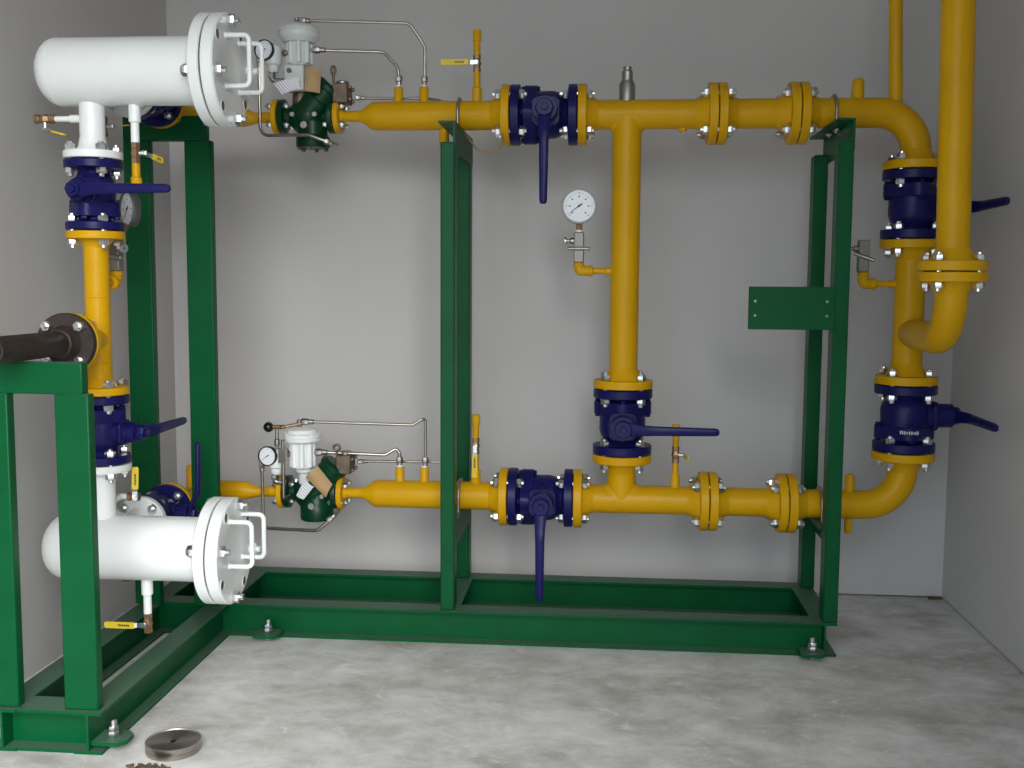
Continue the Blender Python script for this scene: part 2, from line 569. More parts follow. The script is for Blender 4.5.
# ------------------------------------------------------------------ bolts, flanges, gaskets
_bolts = {}
def bolt_mesh(L, r, m='zinc'):
    key = (round(L, 4), r, m)
    if key not in _bolts:
        mb = MB()
        h = r * 1.15
        mb.rod((0, 0, -L / 2 - h * 1.55), (0, 0, L / 2 + h * 1.4), r * .52, n=10)
        mb.hexa((0, 0, -L / 2 - h), (0, 0, -L / 2), r)
        mb.hexa((0, 0, L / 2), (0, 0, L / 2 + h), r)
        _bolts[key] = mesh_of('bolt', mb, m, 30)
    return _bolts[key]
FL = {3: dict(r=.0925, t=.0255, bc=.0762, br=.0150, p=PR3), 2: dict(r=.0725, t=.0195, bc=.0580, br=.0135, p=PR2),
      4: dict(r=.0880, t=.0255, bc=.0712, br=.0145, p=.0422),
      1: dict(r=.054, t=.0165, bc=.0398, br=.0098, p=PR1)}
GAP = 0.0035
def flange(th, size, face, d, material):
    """weld-neck flange: its joint face at `face`, its pipe leaves along d"""
    q = FL[size]
    mb = MB()
    r, t, p = q['r'], q['t'], q['p']
    mb.lathe([(0, 0), (r - .002, 0), (r, .002), (r, t - .002), (r - .002, t), (p * 1.42, t), (p * 1.22, t + p * .35), (p * 1.0, t + p * .8), (0, t + p * .8)], face, d, 48)
    return th.part('flange', mb, material)
def bolts(th, under, size, cen, axis, up, L, n=4, ph=45, m='zinc'):
    q = FL[size]
    x, y, z = basis(axis, up)
    me = bolt_mesh(L, q['br'], m)
    for i in range(n):
        a = R(ph + 360 / n * i)
        c = V(cen) + (x * math.cos(a) + y * math.sin(a)) * q['bc']
        th.inst('bolt', me, frame(c, x, z) @ Matrix.Rotation(random.uniform(0, 1), 4, 'Z'), under)
def gasket(th, size, cen, axis, under=None):
    q = FL[size]
    th.part('gasket', MB().lathe([(0, -GAP / 2 + .0002), (q['r'] * .80, -GAP / 2 + .0002), (q['r'] * .80, GAP / 2 - .0002), (0, GAP / 2 - .0002)], cen, axis, 40), 'gasket', under)

# ------------------------------------------------------------------ ball valves
VD = {3: dict(h=.1005, br=.072, st=.178, L=.282, fr=.0920, ft=.0265), 2: dict(h=.0875, br=.053, st=.124, L=.228, fr=.0720, ft=.020)}
def ball_valve(label, size, cen, axis, stem, lever, crank=.018, group='blue flanged ball valves', text=False, lever_len=None):
    """axis: flow axis (split ring on its negative side), stem: where the spindle points, lever: where the handle points"""
    th = Thing('ball_valve', label, 'valve', group)
    q = VD[size]; f = FL[size]
    h, br, st, L = q['h'], q['br'], q['st'], lever_len or q['L']
    cen = V(cen); a = V(axis); s = V(stem); l = V(lever)
    M = frame(cen, s, a)
    B = 'blue_paint'
    k = br
    body = MB().lathe([(0, -h + .01), (k*.74, -h + .01), (k*.74, -h*.66), (k*.95, -h*.58), (k*.99, -h*.10), (k*1.0, h*.28), (k*.93, h*.45), (k*.80, h*.56), (k*.74, h*.66), (k*.74, h - .01), (0, h - .01)], (0,0,0), Z, 40)
    th.part('body', body.xform(M), B)
    # split ring with four bolt ears
    pts = []
    for i in range(64):
        t = 2 * math.pi * i / 64
        e = abs(math.cos(2 * t)) ** 3
        pts.append(((k * (1.02 + .22 * e)) * math.cos(t), (k * (1.02 + .22 * e)) * math.sin(t)))
    ring = MB().extrude(pts, V((0,0,-h*.62)), X, Y, Z, h * .40)
    ro = th.part('body_ring', ring.xform(M), B, bev=.002)
    for i in range(4):
        t = R(90 * i)
        c = V((k * 1.08 * math.cos(t), k * 1.08 * math.sin(t), 0))
        th.part('ring_bolt', MB().rod(c + Z * (-h * .62 - .006), c + Z * (-h * .22 + .006), .005, n=8).hexa(c + Z * (-h * .62), c + Z * (-h * .62 - .008), .009).hexa(c + Z * (-h * .22), c + Z * (-h * .22 + .008), .009).xform(M), B, ro)
    for sg in (-1, 1):
        fm = MB().lathe([(0, 0), (q['fr'] - .002, 0), (q['fr'], .002), (q['fr'], q['ft'] - .002), (q['fr'] - .002, q['ft']), (k * .85, q['ft']), (k*.74, q['ft'] + .008), (0, q['ft'] + .008)], (0, 0, sg * h), (0, 0, -sg), 48)
        th.part('flange', fm.xform(M), B)
    # bonnet and stem pad
    so = .008
    M = M @ Matrix.Translation((0, 0, so))
    bn = MB().lathe([(0, k*.4), (k*.66, k*.4), (k*.64, k*1.02), (k*.52, k*1.10), (k*.50, st*.78), (0, st*.78)], (0,0,0), X, 32)
    bo = th.part('bonnet', bn.xform(M), B)
    w2 = k * .60
    pad = MB().extrude([(-w2*.7,-w2),(w2*.7,-w2),(w2,-w2*.7),(w2,w2*.7),(w2*.7,w2),(-w2*.7,w2),(-w2,w2*.7),(-w2,-w2*.7)], V((k*1.04, 0, 0)), Y, Z, X, k*.20)
    th.part('stem_pad', pad.xform(M), B, bo, bev=.003)
    for i in range(4):
        t = R(45 + 90 * i)
        c = V((k * 1.22, w2 * .86 * math.cos(t), w2 * .86 * math.sin(t)))
        th.part('pad_screw', MB().hexa(c, c + X * .006, .006).xform(M), B, bo)
    hub = MB().lathe([(0, 0), (k*.36, 0), (k*.38, .004), (k*.38, .018), (k*.34, .022), (0, .022)], V((st*.78, 0, 0)), X, 8)
    hub.hexa((st*.78 + .022, 0, 0), (st*.78 + .030, 0, 0), .011)
    ho = th.part('lever_hub', hub.xform(M), B)
    # cranked lever
    n_ = s.cross(l)
    base = cen + a * so + s * (st * .78 + .010)
    prof = [(-.012, 0, .019), (.03, 0, .019), (.062, crank, .0155), (.10, crank * 1.1, .0140), (L - .012, crank * 1.15, .0115), (L - .003, crank * 1.15, .0095), (L, crank * 1.15, .005)]
    if size == 2:
        prof = [(u, o_, w_ * .9) for u, o_, w_ in prof]
    th_ = .0065
    lv = MB()
    vs_, fs_ = [], []
    for u, o_, w_ in prof:
        c = base + l * u + s * o_
        for (aa, bb) in ((-1, -.55), (-.75, -1), (.75, -1), (1, -.55), (1, .55), (.75, 1), (-.75, 1), (-1, .55)):
            vs_.append(c + n_ * (w_ * aa) + s * (th_ * bb))
    m_ = len(prof)
    for i in range(m_ - 1):
        for j in range(8):
            fs_.append((i*8 + j, i*8 + (j+1) % 8, (i+1)*8 + (j+1) % 8, (i+1)*8 + j))
    fs_ += [tuple(range(7, -1, -1)), tuple(range((m_-1)*8, m_*8))]
    lv.add(vs_, fs_)
    th.part('lever', lv, B, smooth=50)
    if text:
        # raised maker's lettering on the split ring, too worn to read: a row of small raised bars
        tx = MB()
        for i in range(9):
            ang = R(-112 + i * 4.2)
            hh = .010 if i not in (3, 6) else .006
            rr = k * (1.02 + .22 * abs(math.cos(2 * ang)) ** 3)
            c = V((rr * math.cos(ang), rr * math.sin(ang), -h * .36))
            nn = V((math.cos(ang), math.sin(ang), 0)); tt = Z.cross(nn)
            tx.box((-.0016, -.0018, -hh / 2), (.0016, .0018, hh / 2), frame(c, nn, Z))
        th.part('raised_lettering', tx.xform(M @ Matrix.Translation((0, 0, -so))), 'etched_white', ro)
    return th.done()

hv3 = .1005; hv2 = .0875
# valve centres
XV = -0.191
ball_valve('blue ball valve with drooping lever on the upper yellow pipe', 3, (XV, YP, ZU), X, -Y, -Z)
ball_valve('blue ball valve with drooping lever on the lower yellow pipe', 3, (XV, YP, ZL), X, -Y, -Z, crank=.03)
ZVM = 0.661
ball_valve('blue ball valve with level lever on the middle yellow riser', 3, (XT, YP, ZVM), -Z, -Y, X)
ZVRU, ZVRL = 1.329, 0.686
ball_valve('blue ball valve half hidden behind the thick front pipe at right', 3, (XR, YP, ZVRU), -Z, X, -Y, crank=.02)
ball_valve('blue ball valve with short lever above the lower right elbow', 3, (XR, YP, ZVRL), Z, X, -Y, crank=.02, text=True)
ZCU, ZCL = 1.304, 0.703
ball_valve('blue ball valve hanging under the upper white filter', 2, (XC, YC, ZCU), Z, -Y, X, crank=.012, lever_len=.250)
ball_valve('blue ball valve standing on the lower white filter', 2, (XC, YC, ZCL), -Z, X, Y, crank=.012, lever_len=.255)
YVO = 2.960
ball_valve('blue ball valve behind the upper white filter', 2, (XO, YVO, ZU), Y, X, Y)
ball_valve('blue ball valve with upright lever behind the lower white filter', 2, (XO, YVO, ZL), Y, X, Z, lever_len=.212)

YL = 'yellow_paint'
def arc_pts(c, u, v, r, a0, a1, n=12):
    return [V(c) + (V(u) * math.cos(a0 + (a1 - a0) * i / n) + V(v) * math.sin(a0 + (a1 - a0) * i / n)) * r for i in range(n + 1)]
def joint(th, fl, size, cen, axis, up, valve=True):
    """bolts and gasket of a joint centred at cen"""
    q = FL[size]
    L = q['t'] + (VD[size]['ft'] if valve else q['t']) + GAP
    bolts(th, fl, size, cen, axis, up, L)
    gasket(th, size, cen, axis, fl)

# ------------------------------------------------------------------ small quarter-turn valves
def mini_valve(label, p, d, stem, handle, hl=.075, lit=True, name='small_ball_valve', L=.052, r=.0115, metal='brass', group='small brass valves', short=False):
    """brass valve body starting at p and running along d"""
    th = Thing(name, label, 'valve', group)
    p = V(p); d = V(d).normalized(); s = V(stem).normalized(); l = V(handle).normalized()
    b = MB().lathe([(0, 0), (r*1.02, 0), (r*1.02, L*.24), (r*.85, L*.28), (r*1.15, L*.5), (r*.85, L*.72), (r*1.02, L*.76), (r*1.02, L), (0, L)], p, d, 6)
    bo = th.part('body', b, metal, smooth=25)
    c = p + d * (L * .5)
    th.part('stem', MB().rod(c + s * r * .5, c + s * (r + .012), r * .55, n=12).hexa(c + s * (r + .010), c + s * (r + .0165), .0075), 'zinc')
    base = c + s * (r + .011)
    n_ = s.cross(l)
    w0 = .0065
    hm = MB()
    hm.add(*_bar(base, l, s, n_, [(-.006, .0, w0), (.018, 0, w0), (.026, .004, w0 * .9)], .0012))
    th.part('handle_shank', hm, 'zinc', smooth=0)
    g = MB()
    if short:
        g.add(*_bar(base, l, s, n_, [(.022, .003, .007), (hl, .005, .0085)], .0016))
    else:
        g.add(*_bar(base, l, s, n_, [(.024, .003, .0075), (.030, .004, .0085), (hl - .004, .004, .0085), (hl, .004, .0065)], .0022))
    go = th.part('grip', g, 'tag_yellow', smooth=0)
    if lit and not short:
        t = MB()
        u = .036
        for i, wd in enumerate((.004, .003, .005, .003, .004, .0035)):
            t.add(*_bar(base, l, s, n_, [(u, .0063, .0022 + .0008 * (i % 2)), (u + wd, .0063, .0022 + .0008 * (i % 2))], .0003))
            u += wd + .0015
            if u > hl - .012: break
        th.part('handle_print', t, 'print_black', go, smooth=0)
    return th.done()
def _bar(base, l, s, n_, prof, t):
    vs_, fs_ = [], []
    for u, o_, w_ in prof:
        c = base + l * u + s * o_
        vs_ += [c - n_ * w_ - s * t, c + n_ * w_ - s * t, c + n_ * w_ + s * t, c - n_ * w_ + s * t]
    k = len(prof)
    for i in range(k - 1):
        for j in range(4):
            fs_.append((i*4 + j, i*4 + (j+1) % 4, (i+1)*4 + (j+1) % 4, (i+1)*4 + j))
    fs_ += [(3, 2, 1, 0), tuple((k-1)*4 + j for j in range(4))]
    return vs_, fs_

# ------------------------------------------------------------------ outlet pipes behind the regulators (left of the X valves)
XF0 = XV - hv3 - GAP / 2           # joint plane left of valve
XF1 = XV + hv3 + GAP / 2
XRF = -0.845                        # joint plane regulator outlet
for z, nm in ((ZU, 'upper'), (ZL, 'lower')):
    th = Thing('outlet_pipe', 'yellow pipe widening from the %s regulator to the first blue valve' % nm, 'pipe', 'yellow pipe spools')
    xs = [(XRF + GAP/2 + .012, PR1), (-.775, PR1), (-.762, PR1 * 1.1), (-.728, PR3 * .96), (-.712, PR3), (XF0 - GAP/2 - .012, PR3)]
    th.part('pipe', MB().lathe([(0, xs[0][0])] + [(r, x) for x, r in xs] + [(0, xs[-1][0])], (0, YP, z), X, 40), YL, smooth=50)
    f1 = flange(th, 1, (XRF + GAP/2, YP, z), X, YL)
    bolts(th, f1, 1, (XRF, YP, z), X, Z, .042)
    f3 = flange(th, 3, (XF0 - GAP/2, YP, z), -X, YL)
    joint(th, f3, 3, (XF0, YP, z), X, Z)
    for xn in (-.645, -.565):
        th.part('nipple', MB().lathe([(0, .02), (.0145, .02), (.0145, PR3 + .040), (.0125, PR3 + .043), (0, PR3 + .043)], (xn, YP, z), Z, 20), YL)
        th.part('seal_ring', MB().rod((xn, YP, z + PR3 + .043), (xn, YP, z + PR3 + .049), .0105), 'white_paint')
    # branch for the small valve
    xs_ = -.400
    th.part('valve_branch', MB().lathe([(0, .02), (.0155, .02), (.0155, PR3 + .036), (.0105, PR3 + .042), (.0105, PR3 + .086), (0, PR3 + .086)], (xs_, YP, z), Z, 20), YL)
    if z == ZU:
        th.part('drain_nipple', MB().lathe([(0, .02), (.0155, .02), (.0155, .080), (.014, .083), (0, .083)], (-.502, YP, z), -Z, 20), YL)
        th.part('drain_plug', MB().hexa((-.502, YP, z - .083), (-.502, YP, z - .092), .014), 'steel')
    th.done()
    zb = z + PR3 + .086
    if z == ZU:
        mini_valve('small brass valve with yellow handle pointing left on upper pipe', (xs_, YP, zb), Z, -Y, -X, hl=.108)
    else:
        mini_valve('small brass valve with yellow handle hanging down on lower pipe', (xs_, YP, zb + .004), Z, -Y, -Z, hl=.098)
        zb += .004
    cap = MB().lathe([(0, 0), (.0105, 0), (.0105, .040), (.0135, .041), (.0135, .072), (.0125, .074), (0, .074)], (xs_, YP, zb + .052), Z, 20)
    single('capped_nipple', cap, YL, 'yellow capped nipple on top of the small valve on the %s pipe' % nm, 'pipe cap', 'capped nipples')

def tee_fillet(c, d, Rp, f=.016, n=48, m=6):
    """smooth fillet where a riser along d leaves a pipe along X"""
    c = V(c); d = V(d)
    vs_, fs_ = [], []
    r = Rp - .0004
    for j in range(m + 1):
        a = math.pi / 2 * j / m
        for i in range(n):
            ph = 2 * math.pi * i / n
            fp = f * math.cos(ph) ** 2 + .001
            rho = r + fp - fp * math.sin(a) + (.0006 if j == m else 0)
            y = max(-Rp * .999, min(Rp * .999, (r + fp * (1 - math.sin(a))) * math.sin(ph)))
            h = math.sqrt(Rp * Rp - y * y)
            vs_.append(c + X * (rho * math.cos(ph)) + Y * (rho * math.sin(ph)) + d * (h + fp - fp * math.cos(a) - (.0006 if j == 0 else 0)))
    for j in range(m):
        for i in range(n):
            q = (i + 1) % n
            fs_.append((j*n + i, j*n + q, (j+1)*n + q, (j+1)*n + i))
    return MB().add(vs_, fs_)
# ------------------------------------------------------------------ tee spools
J1, J2 = 0.3305, 0.5700
def plain_pipe(p0, p1, r, n=40):
    return MB().cyl(p0, p1, r, n=n)
FT3 = FL[3]['t']
# upper tee with riser
th = Thing('tee_pipe', 'yellow tee pipe from the upper blue valve with the long middle riser', 'pipe', 'yellow pipe spools')
mb = plain_pipe((XF1 + GAP/2 + .012, YP, ZU), (J1 - GAP/2 - .012, YP, ZU), PR3)
th.part('pipe', mb, YL)
ZM1 = ZVM + hv3 + GAP / 2
th.part('riser', plain_pipe((XT, YP, ZU), (XT, YP, ZM1 + .012), PR3 - .0003), YL)
th.part('tee_weld', tee_fillet((XT, YP, ZU), -Z, PR3), YL, smooth=60)
f = flange(th, 3, (XF1 + GAP/2, YP, ZU), X, YL); joint(th, f, 3, (XF1, YP, ZU), X, Z)
f = flange(th, 3, (J1 - GAP/2, YP, ZU), -X, YL); joint(th, f, 3, (J1, YP, ZU), X, Z, False)
f = flange(th, 3, (XT, YP, ZM1 + GAP/2), Z, YL); joint(th, f, 3, (XT, YP, ZM1), Z, X)
th.part('boss', MB().rod((.230, YP, ZU - .03), (.230, YP, ZU - PR3 - .008), .012), YL)
ZG = 1.127
th.part('gauge_branch', MB().tube(fillet([(XT - .03, YP, ZG), (-.0805, YP, ZG), (-.0805, YP, ZG + .028)], .018), .0095, 16), YL)
el = MB().tube(fillet([(-.045, YP, ZG), (-.0805, YP, ZG), (-.0805, YP, ZG + .020)], .012), .0155, 16)
el.rod((-.050, YP, ZG), (-.036, YP, ZG), .0172).rod((-.0805, YP, ZG + .012), (-.0805, YP, ZG + .026), .0172)
th.part('gauge_elbow', el, YL)
th.part('half_coupling', MB().rod((XT - PR3 - .018, YP, ZG), (XT - .03, YP, ZG), .0125), YL)
th.done()
# lower tee
th = Thing('tee_pipe', 'yellow tee pipe under the middle blue valve on the lower run', 'pipe', 'yellow pipe spools')
ZM0 = ZVM - hv3 - GAP / 2
th.part('pipe', plain_pipe((XF1 + GAP/2 + .012, YP, ZL), (J1 - GAP/2 - .012, YP, ZL), PR3), YL)
th.part('riser', plain_pipe((XT, YP, ZL), (XT, YP, ZM0 - .012), PR3 - .0003), YL)
th.part('tee_weld', tee_fillet((XT, YP, ZL), Z, PR3), YL, smooth=60)
f = flange(th, 3, (XF1 + GAP/2, YP, ZL), X, YL); joint(th, f, 3, (XF1, YP, ZL), X, Z)
f = flange(th, 3, (J1 - GAP/2, YP, ZL), -X, YL); joint(th, f, 3, (J1, YP, ZL), X, Z, False)
f = flange(th, 3, (XT, YP, ZM0 - GAP/2), -Z, YL); joint(th, f, 3, (XT, YP, ZM0), Z, X)
th.part('valve_branch', MB().lathe([(0, .02), (.0145, .02), (.0145, PR3 + .034), (.0100, PR3 + .040), (.0100, PR3 + .075), (0, PR3 + .075)], (.229, YP, ZL), Z, 20), YL)
th.done()
zb = ZL + PR3 + .075
mini_valve('small brass valve with stub yellow handle right of the middle riser', (.229, YP, zb), Z, V((1, -.25, 0)), V((.2, -1, -.1)), hl=.045, short=True)
single('capped_nipple', MB().lathe([(0, 0), (.0100, 0), (.0100, .040), (.0130, .041), (.0130, .066), (.012, .068), (0, .068)], (.229, YP, zb + .052), Z, 20),
       YL, 'yellow capped nipple behind the level blue lever', 'pipe cap', 'capped nipples')

# relief plug on the upper pipe
th = Thing('relief_valve', 'small grey steel relief valve on top of the upper pipe', 'valve')
th.part('body', MB().lathe([(0, 0), (.0245, 0), (.0245, .050), (.020, .060), (0, .060)], (.060, YP, ZU + PR3 - .006), Z, 24), 'steel')
th.part('cap', MB().lathe([(0, 0), (.0165, 0), (.0165, .030), (.0130, .034), (.0130, .044), (0, .044)], (.060, YP, ZU + PR3 + .053), Z, 20), 'steel')
th.done()

# ------------------------------------------------------------------ short spools between paired flanges
for z, nm in ((ZU, 'upper'), (ZL, 'lower')):
    th = Thing('spool_pipe', 'short yellow spool pipe between two flange pairs on the %s run' % nm, 'pipe', 'yellow pipe spools')
    th.part('pipe', plain_pipe((J1 + GAP/2 + .012, YP, z), (J2 - GAP/2 - .012, YP, z), PR3), YL)
    flange(th, 3, (J1 + GAP/2, YP, z), X, YL)
    f = flange(th, 3, (J2 - GAP/2, YP, z), -X, YL); joint(th, f, 3, (J2, YP, z), X, Z, False)
    th.done()

# ------------------------------------------------------------------ elbows on the right
ER = .114
def elbow_spool(z, sgn, zend, nm):
    th = Thing('elbow_pipe', 'yellow elbow pipe turning %s at the %s right corner' % ('down' if sgn < 0 else 'up', nm), 'pipe', 'yellow pipe spools')
    pts = [V((J2 + GAP/2 + .012, YP, z))] + arc_pts((XR - ER, YP, z + sgn * ER), (0, 0, -sgn), X, ER, 0, math.pi / 2, 20) + [V((XR, YP, zend))]
    th.part('pipe', MB().tube(pts, PR3, 36), YL, smooth=50)
    flange(th, 3, (J2 + GAP/2, YP, z), X, YL)
    f = flange(th, 3, (XR, YP, zend - sgn * 0 + 0), (0, 0, -sgn), YL)
    joint(th, f, 3, (XR, YP, zend + sgn * GAP / 2), Z, X)
    return th
ze = ZVRU + hv3 + GAP
th = elbow_spool(ZU, -1, ze, 'upper')
th.part('capped_stub', MB().lathe([(0, .02), (.0185, .02), (.0185, PR3 + .040), (.016, PR3 + .051), (.009, PR3 + .057), (0, PR3 + .058)], (.746, YP, ZU), Z, 20), YL)
th.part('vent_pipe', MB().cyl((.858, YP, ZU + .012), (.808, YP, CE - .001), .0198, n=28), YL)
th.done()
ze = ZVRL - hv3 - GAP
th = elbow_spool(ZL, 1, ze, 'lower')
th.part('capped_stub', MB().lathe([(0, .02), (.0150, .02), (.0150, PR3 + .042), (.012, PR3 + .050), (0, PR3 + .054)], (.764, YP, ZL), Z, 18), YL)
th.part('capped_stub', MB().lathe([(0, .02), (.0115, .02), (.0115, PR3 + .038), (.009, PR3 + .046), (0, PR3 + .049)], (.764, YP, ZL), -Z, 18), YL)
th.done()

# ------------------------------------------------------------------ right riser with branch to the front
YB2 = 2.895
XB2 = 0.906
PRB = 0.0422
z1 = ZVRU - hv3 - GAP / 2
z0 = ZVRL + hv3 + GAP / 2
ZBR = 0.945
ZJ = 1.126
th = Thing('riser_pipe', 'yellow riser between the two right blue valves with a front elbow branch', 'pipe', 'yellow pipe spools')
th.part('pipe', plain_pipe((XR, YP, z0 + .012), (XR, YP, z1 - .012), PR3), YL)
f = flange(th, 3, (XR, YP, z1 - GAP/2), -Z, YL); joint(th, f, 3, (XR, YP, z1), Z, X)
f = flange(th, 3, (XR, YP, z0 + GAP/2), Z, YL); joint(th, f, 3, (XR, YP, z0), Z, X)
pts = [V((XR + .006, YP, ZBR))] + arc_pts((XB2, YB2 + ER, ZBR + ER), (0, 0, -1), (0, -1, 0), ER, 0, math.pi / 2, 18) + [V((XB2, YB2, ZJ - .012))]
th.part('branch_elbow', MB().tube(pts, PRB, 36), YL, smooth=50)
f = flange(th, 4, (XB2, YB2, ZJ - GAP/2), -Z, YL); joint(th, f, 4, (XB2, YB2, ZJ), Z, X, False)
ZN = 1.093
th.part('gauge_branch', MB().rod((XR - .03, YP, ZN), (.800, YP, ZN), .0095), YL)
th.part('half_coupling', MB().rod((XR - PR3 - .020, YP, ZN), (XR - .03, YP, ZN), .0120), YL)
el = MB().tube(fillet([(.812, YP, ZN), (.781, YP, ZN), (.781, YP, ZN + .028)], .012), .0165, 16)
el.rod((.806, YP, ZN), (.820, YP, ZN), .0185).rod((.781, YP, ZN + .020), (.781, YP, ZN + .036), .0185)
th.part('gauge_elbow', el, YL)
th.done()
th = Thing('vertical_pipe', 'thick yellow pipe rising to the ceiling in front at right', 'pipe', 'yellow pipe spools')
th.part('pipe', plain_pipe((XB2, YB2, ZJ + .012), (XB2 - .040, YB2, CE - .001), PRB), YL)
flange(th, 4, (XB2, YB2, ZJ + GAP/2), Z, YL)
th.done()

# needle valves
def needle_valve(label, c, top, side, bar):
    th = Thing('needle_valve', label, 'valve', 'steel gauge valves')
    x, y, z = c
    h = top
    th.part('body', MB().box((x - .0155, y - .0155, z), (x + .0155, y + .0155, z + h)), 'nickel', bev=.003)
    sv = V(side)
    o = V((x, y, z + h * .72))
    th.part('spindle', MB().rod(o + sv * .012, o + sv * .028, .010).rod(o + sv * .028, o + sv * .046, .0055), 'steel')
    th.part('knob', MB().rod(o + sv * .038, o + sv * .046, .0125, n=14), 'zinc')
    b = V(bar)
    p = V((x, y - .018, z + h * .46))
    th.part('tee_bar', MB().rod(p - b, p + b, .0058), 'steel')
    return th.done()
needle_valve('steel needle valve below the round gauge by the middle riser', (-.0805, YP, ZG + .026), .092, -X, V((.034, -.003, 0)))
needle_valve('steel needle valve with bright end on the right riser', (.779, YP, ZN + .036), .096, -X, V((.030, -.006, -.011)))

# ------------------------------------------------------------------ gauges
def gauge(th, c, n, r, depth, under=None, needle=225, marks=True, rim='gauge_steel', part=None):
    c = V(c); n = V(n).normalized()
    case = MB().lathe([(0, -depth), (r * .93, -depth), (r * .97, -depth * .85), (r, -depth * .25), (r, 0), (r * .985, .002), (r * .90, .002), (r * .885, -.003), (0, -.003)], c, n, 40)
    co = th.part('case', case, rim, under)
    top = under if under is not None else co
    dial = MB().lathe([(0, 0), (r * .885, 0), (r * .885, .0008), (0, .0008)], c - n * .0032, n, 40)
    th.part('dial', dial, 'dial_white', top)
    right = Z.cross(-n).normalized() * -1 if False else (-n).cross(Z).normalized()
    up = right.cross(-n).normalized()
    def at(a, rr, o_=.0): return c + right * (math.cos(a) * rr) + up * (math.sin(a) * rr) + n * o_
    if marks:
        mk = MB()
        for i in range(31):
            a = R(225 - 270 * i / 30)
            long_ = i % 5 == 0
            u = V((0,0,0))
            d = (at(a, 1) - c); t = n.cross(d)
            r0, r1 = r * (.66 if long_ else .72), r * .78
            hwid = r * (.013 if long_ else .007)
            mk.add([at(a, r0, -.0022) + t * hwid, at(a, r0, -.0022) - t * hwid, at(a, r1, -.0022) - t * hwid, at(a, r1, -.0022) + t * hwid], [(0,1,2,3)])
        if r > .04:
            for i in range(7):
                a = R(225 - 270 * i / 6)
                q = at(a, r * .53, -.0022)
                mk.add([q + right * (r*.05) + up * (r*.035), q - right * (r*.05) + up * (r*.035), q - right * (r*.05) - up * (r*.035), q + right * (r*.05) - up * (r*.035)], [(0,1,2,3)])
        th.part('dial_marks', mk, 'print_black', top, smooth=0)
    a = R(needle)
    d = (at(a, 1) - c).normalized(); t = n.cross(d)
    nd = MB()
    pts = [(-.22, .035), (-.05, .045), (.05, .03), (.66, .010)]
    vs_ = [c + n * -.0008 + d * (r * u) + t * (r * w_) for u, w_ in pts] + [c + n * -.0008 + d * (r * u) - t * (r * w_) for u, w_ in reversed(pts)]
    nd.add(vs_ + [p - n * .0006 for p in vs_], [tuple(range(8)), tuple(range(15, 7, -1))] + [(i, (i + 1) % 8, 8 + (i + 1) % 8, 8 + i) for i in range(8)])
    nd.rod(c - n * .0014, c + n * .0004, r * .07, n=12)
    th.part('needle', nd, 'print_black', top, smooth=0)
    return co
th = Thing('pressure_gauge', 'round white dial pressure gauge left of the middle riser', 'gauge', 'pressure gauges')
GZ = 1.325
gauge(th, (-.0815, YP - .018, GZ), (0, -1, 0), .0545, .040, needle=216)
th.part('stem', MB().rod((-.0805, YP, ZG + .118), (-.0805, YP, GZ - .045), .0095, n=8), 'brass')
th.part('seal_ring', MB().rod((-.0805, YP, ZG + .1185), (-.0805, YP, ZG + .126), .0115), 'white_paint')
th.done()

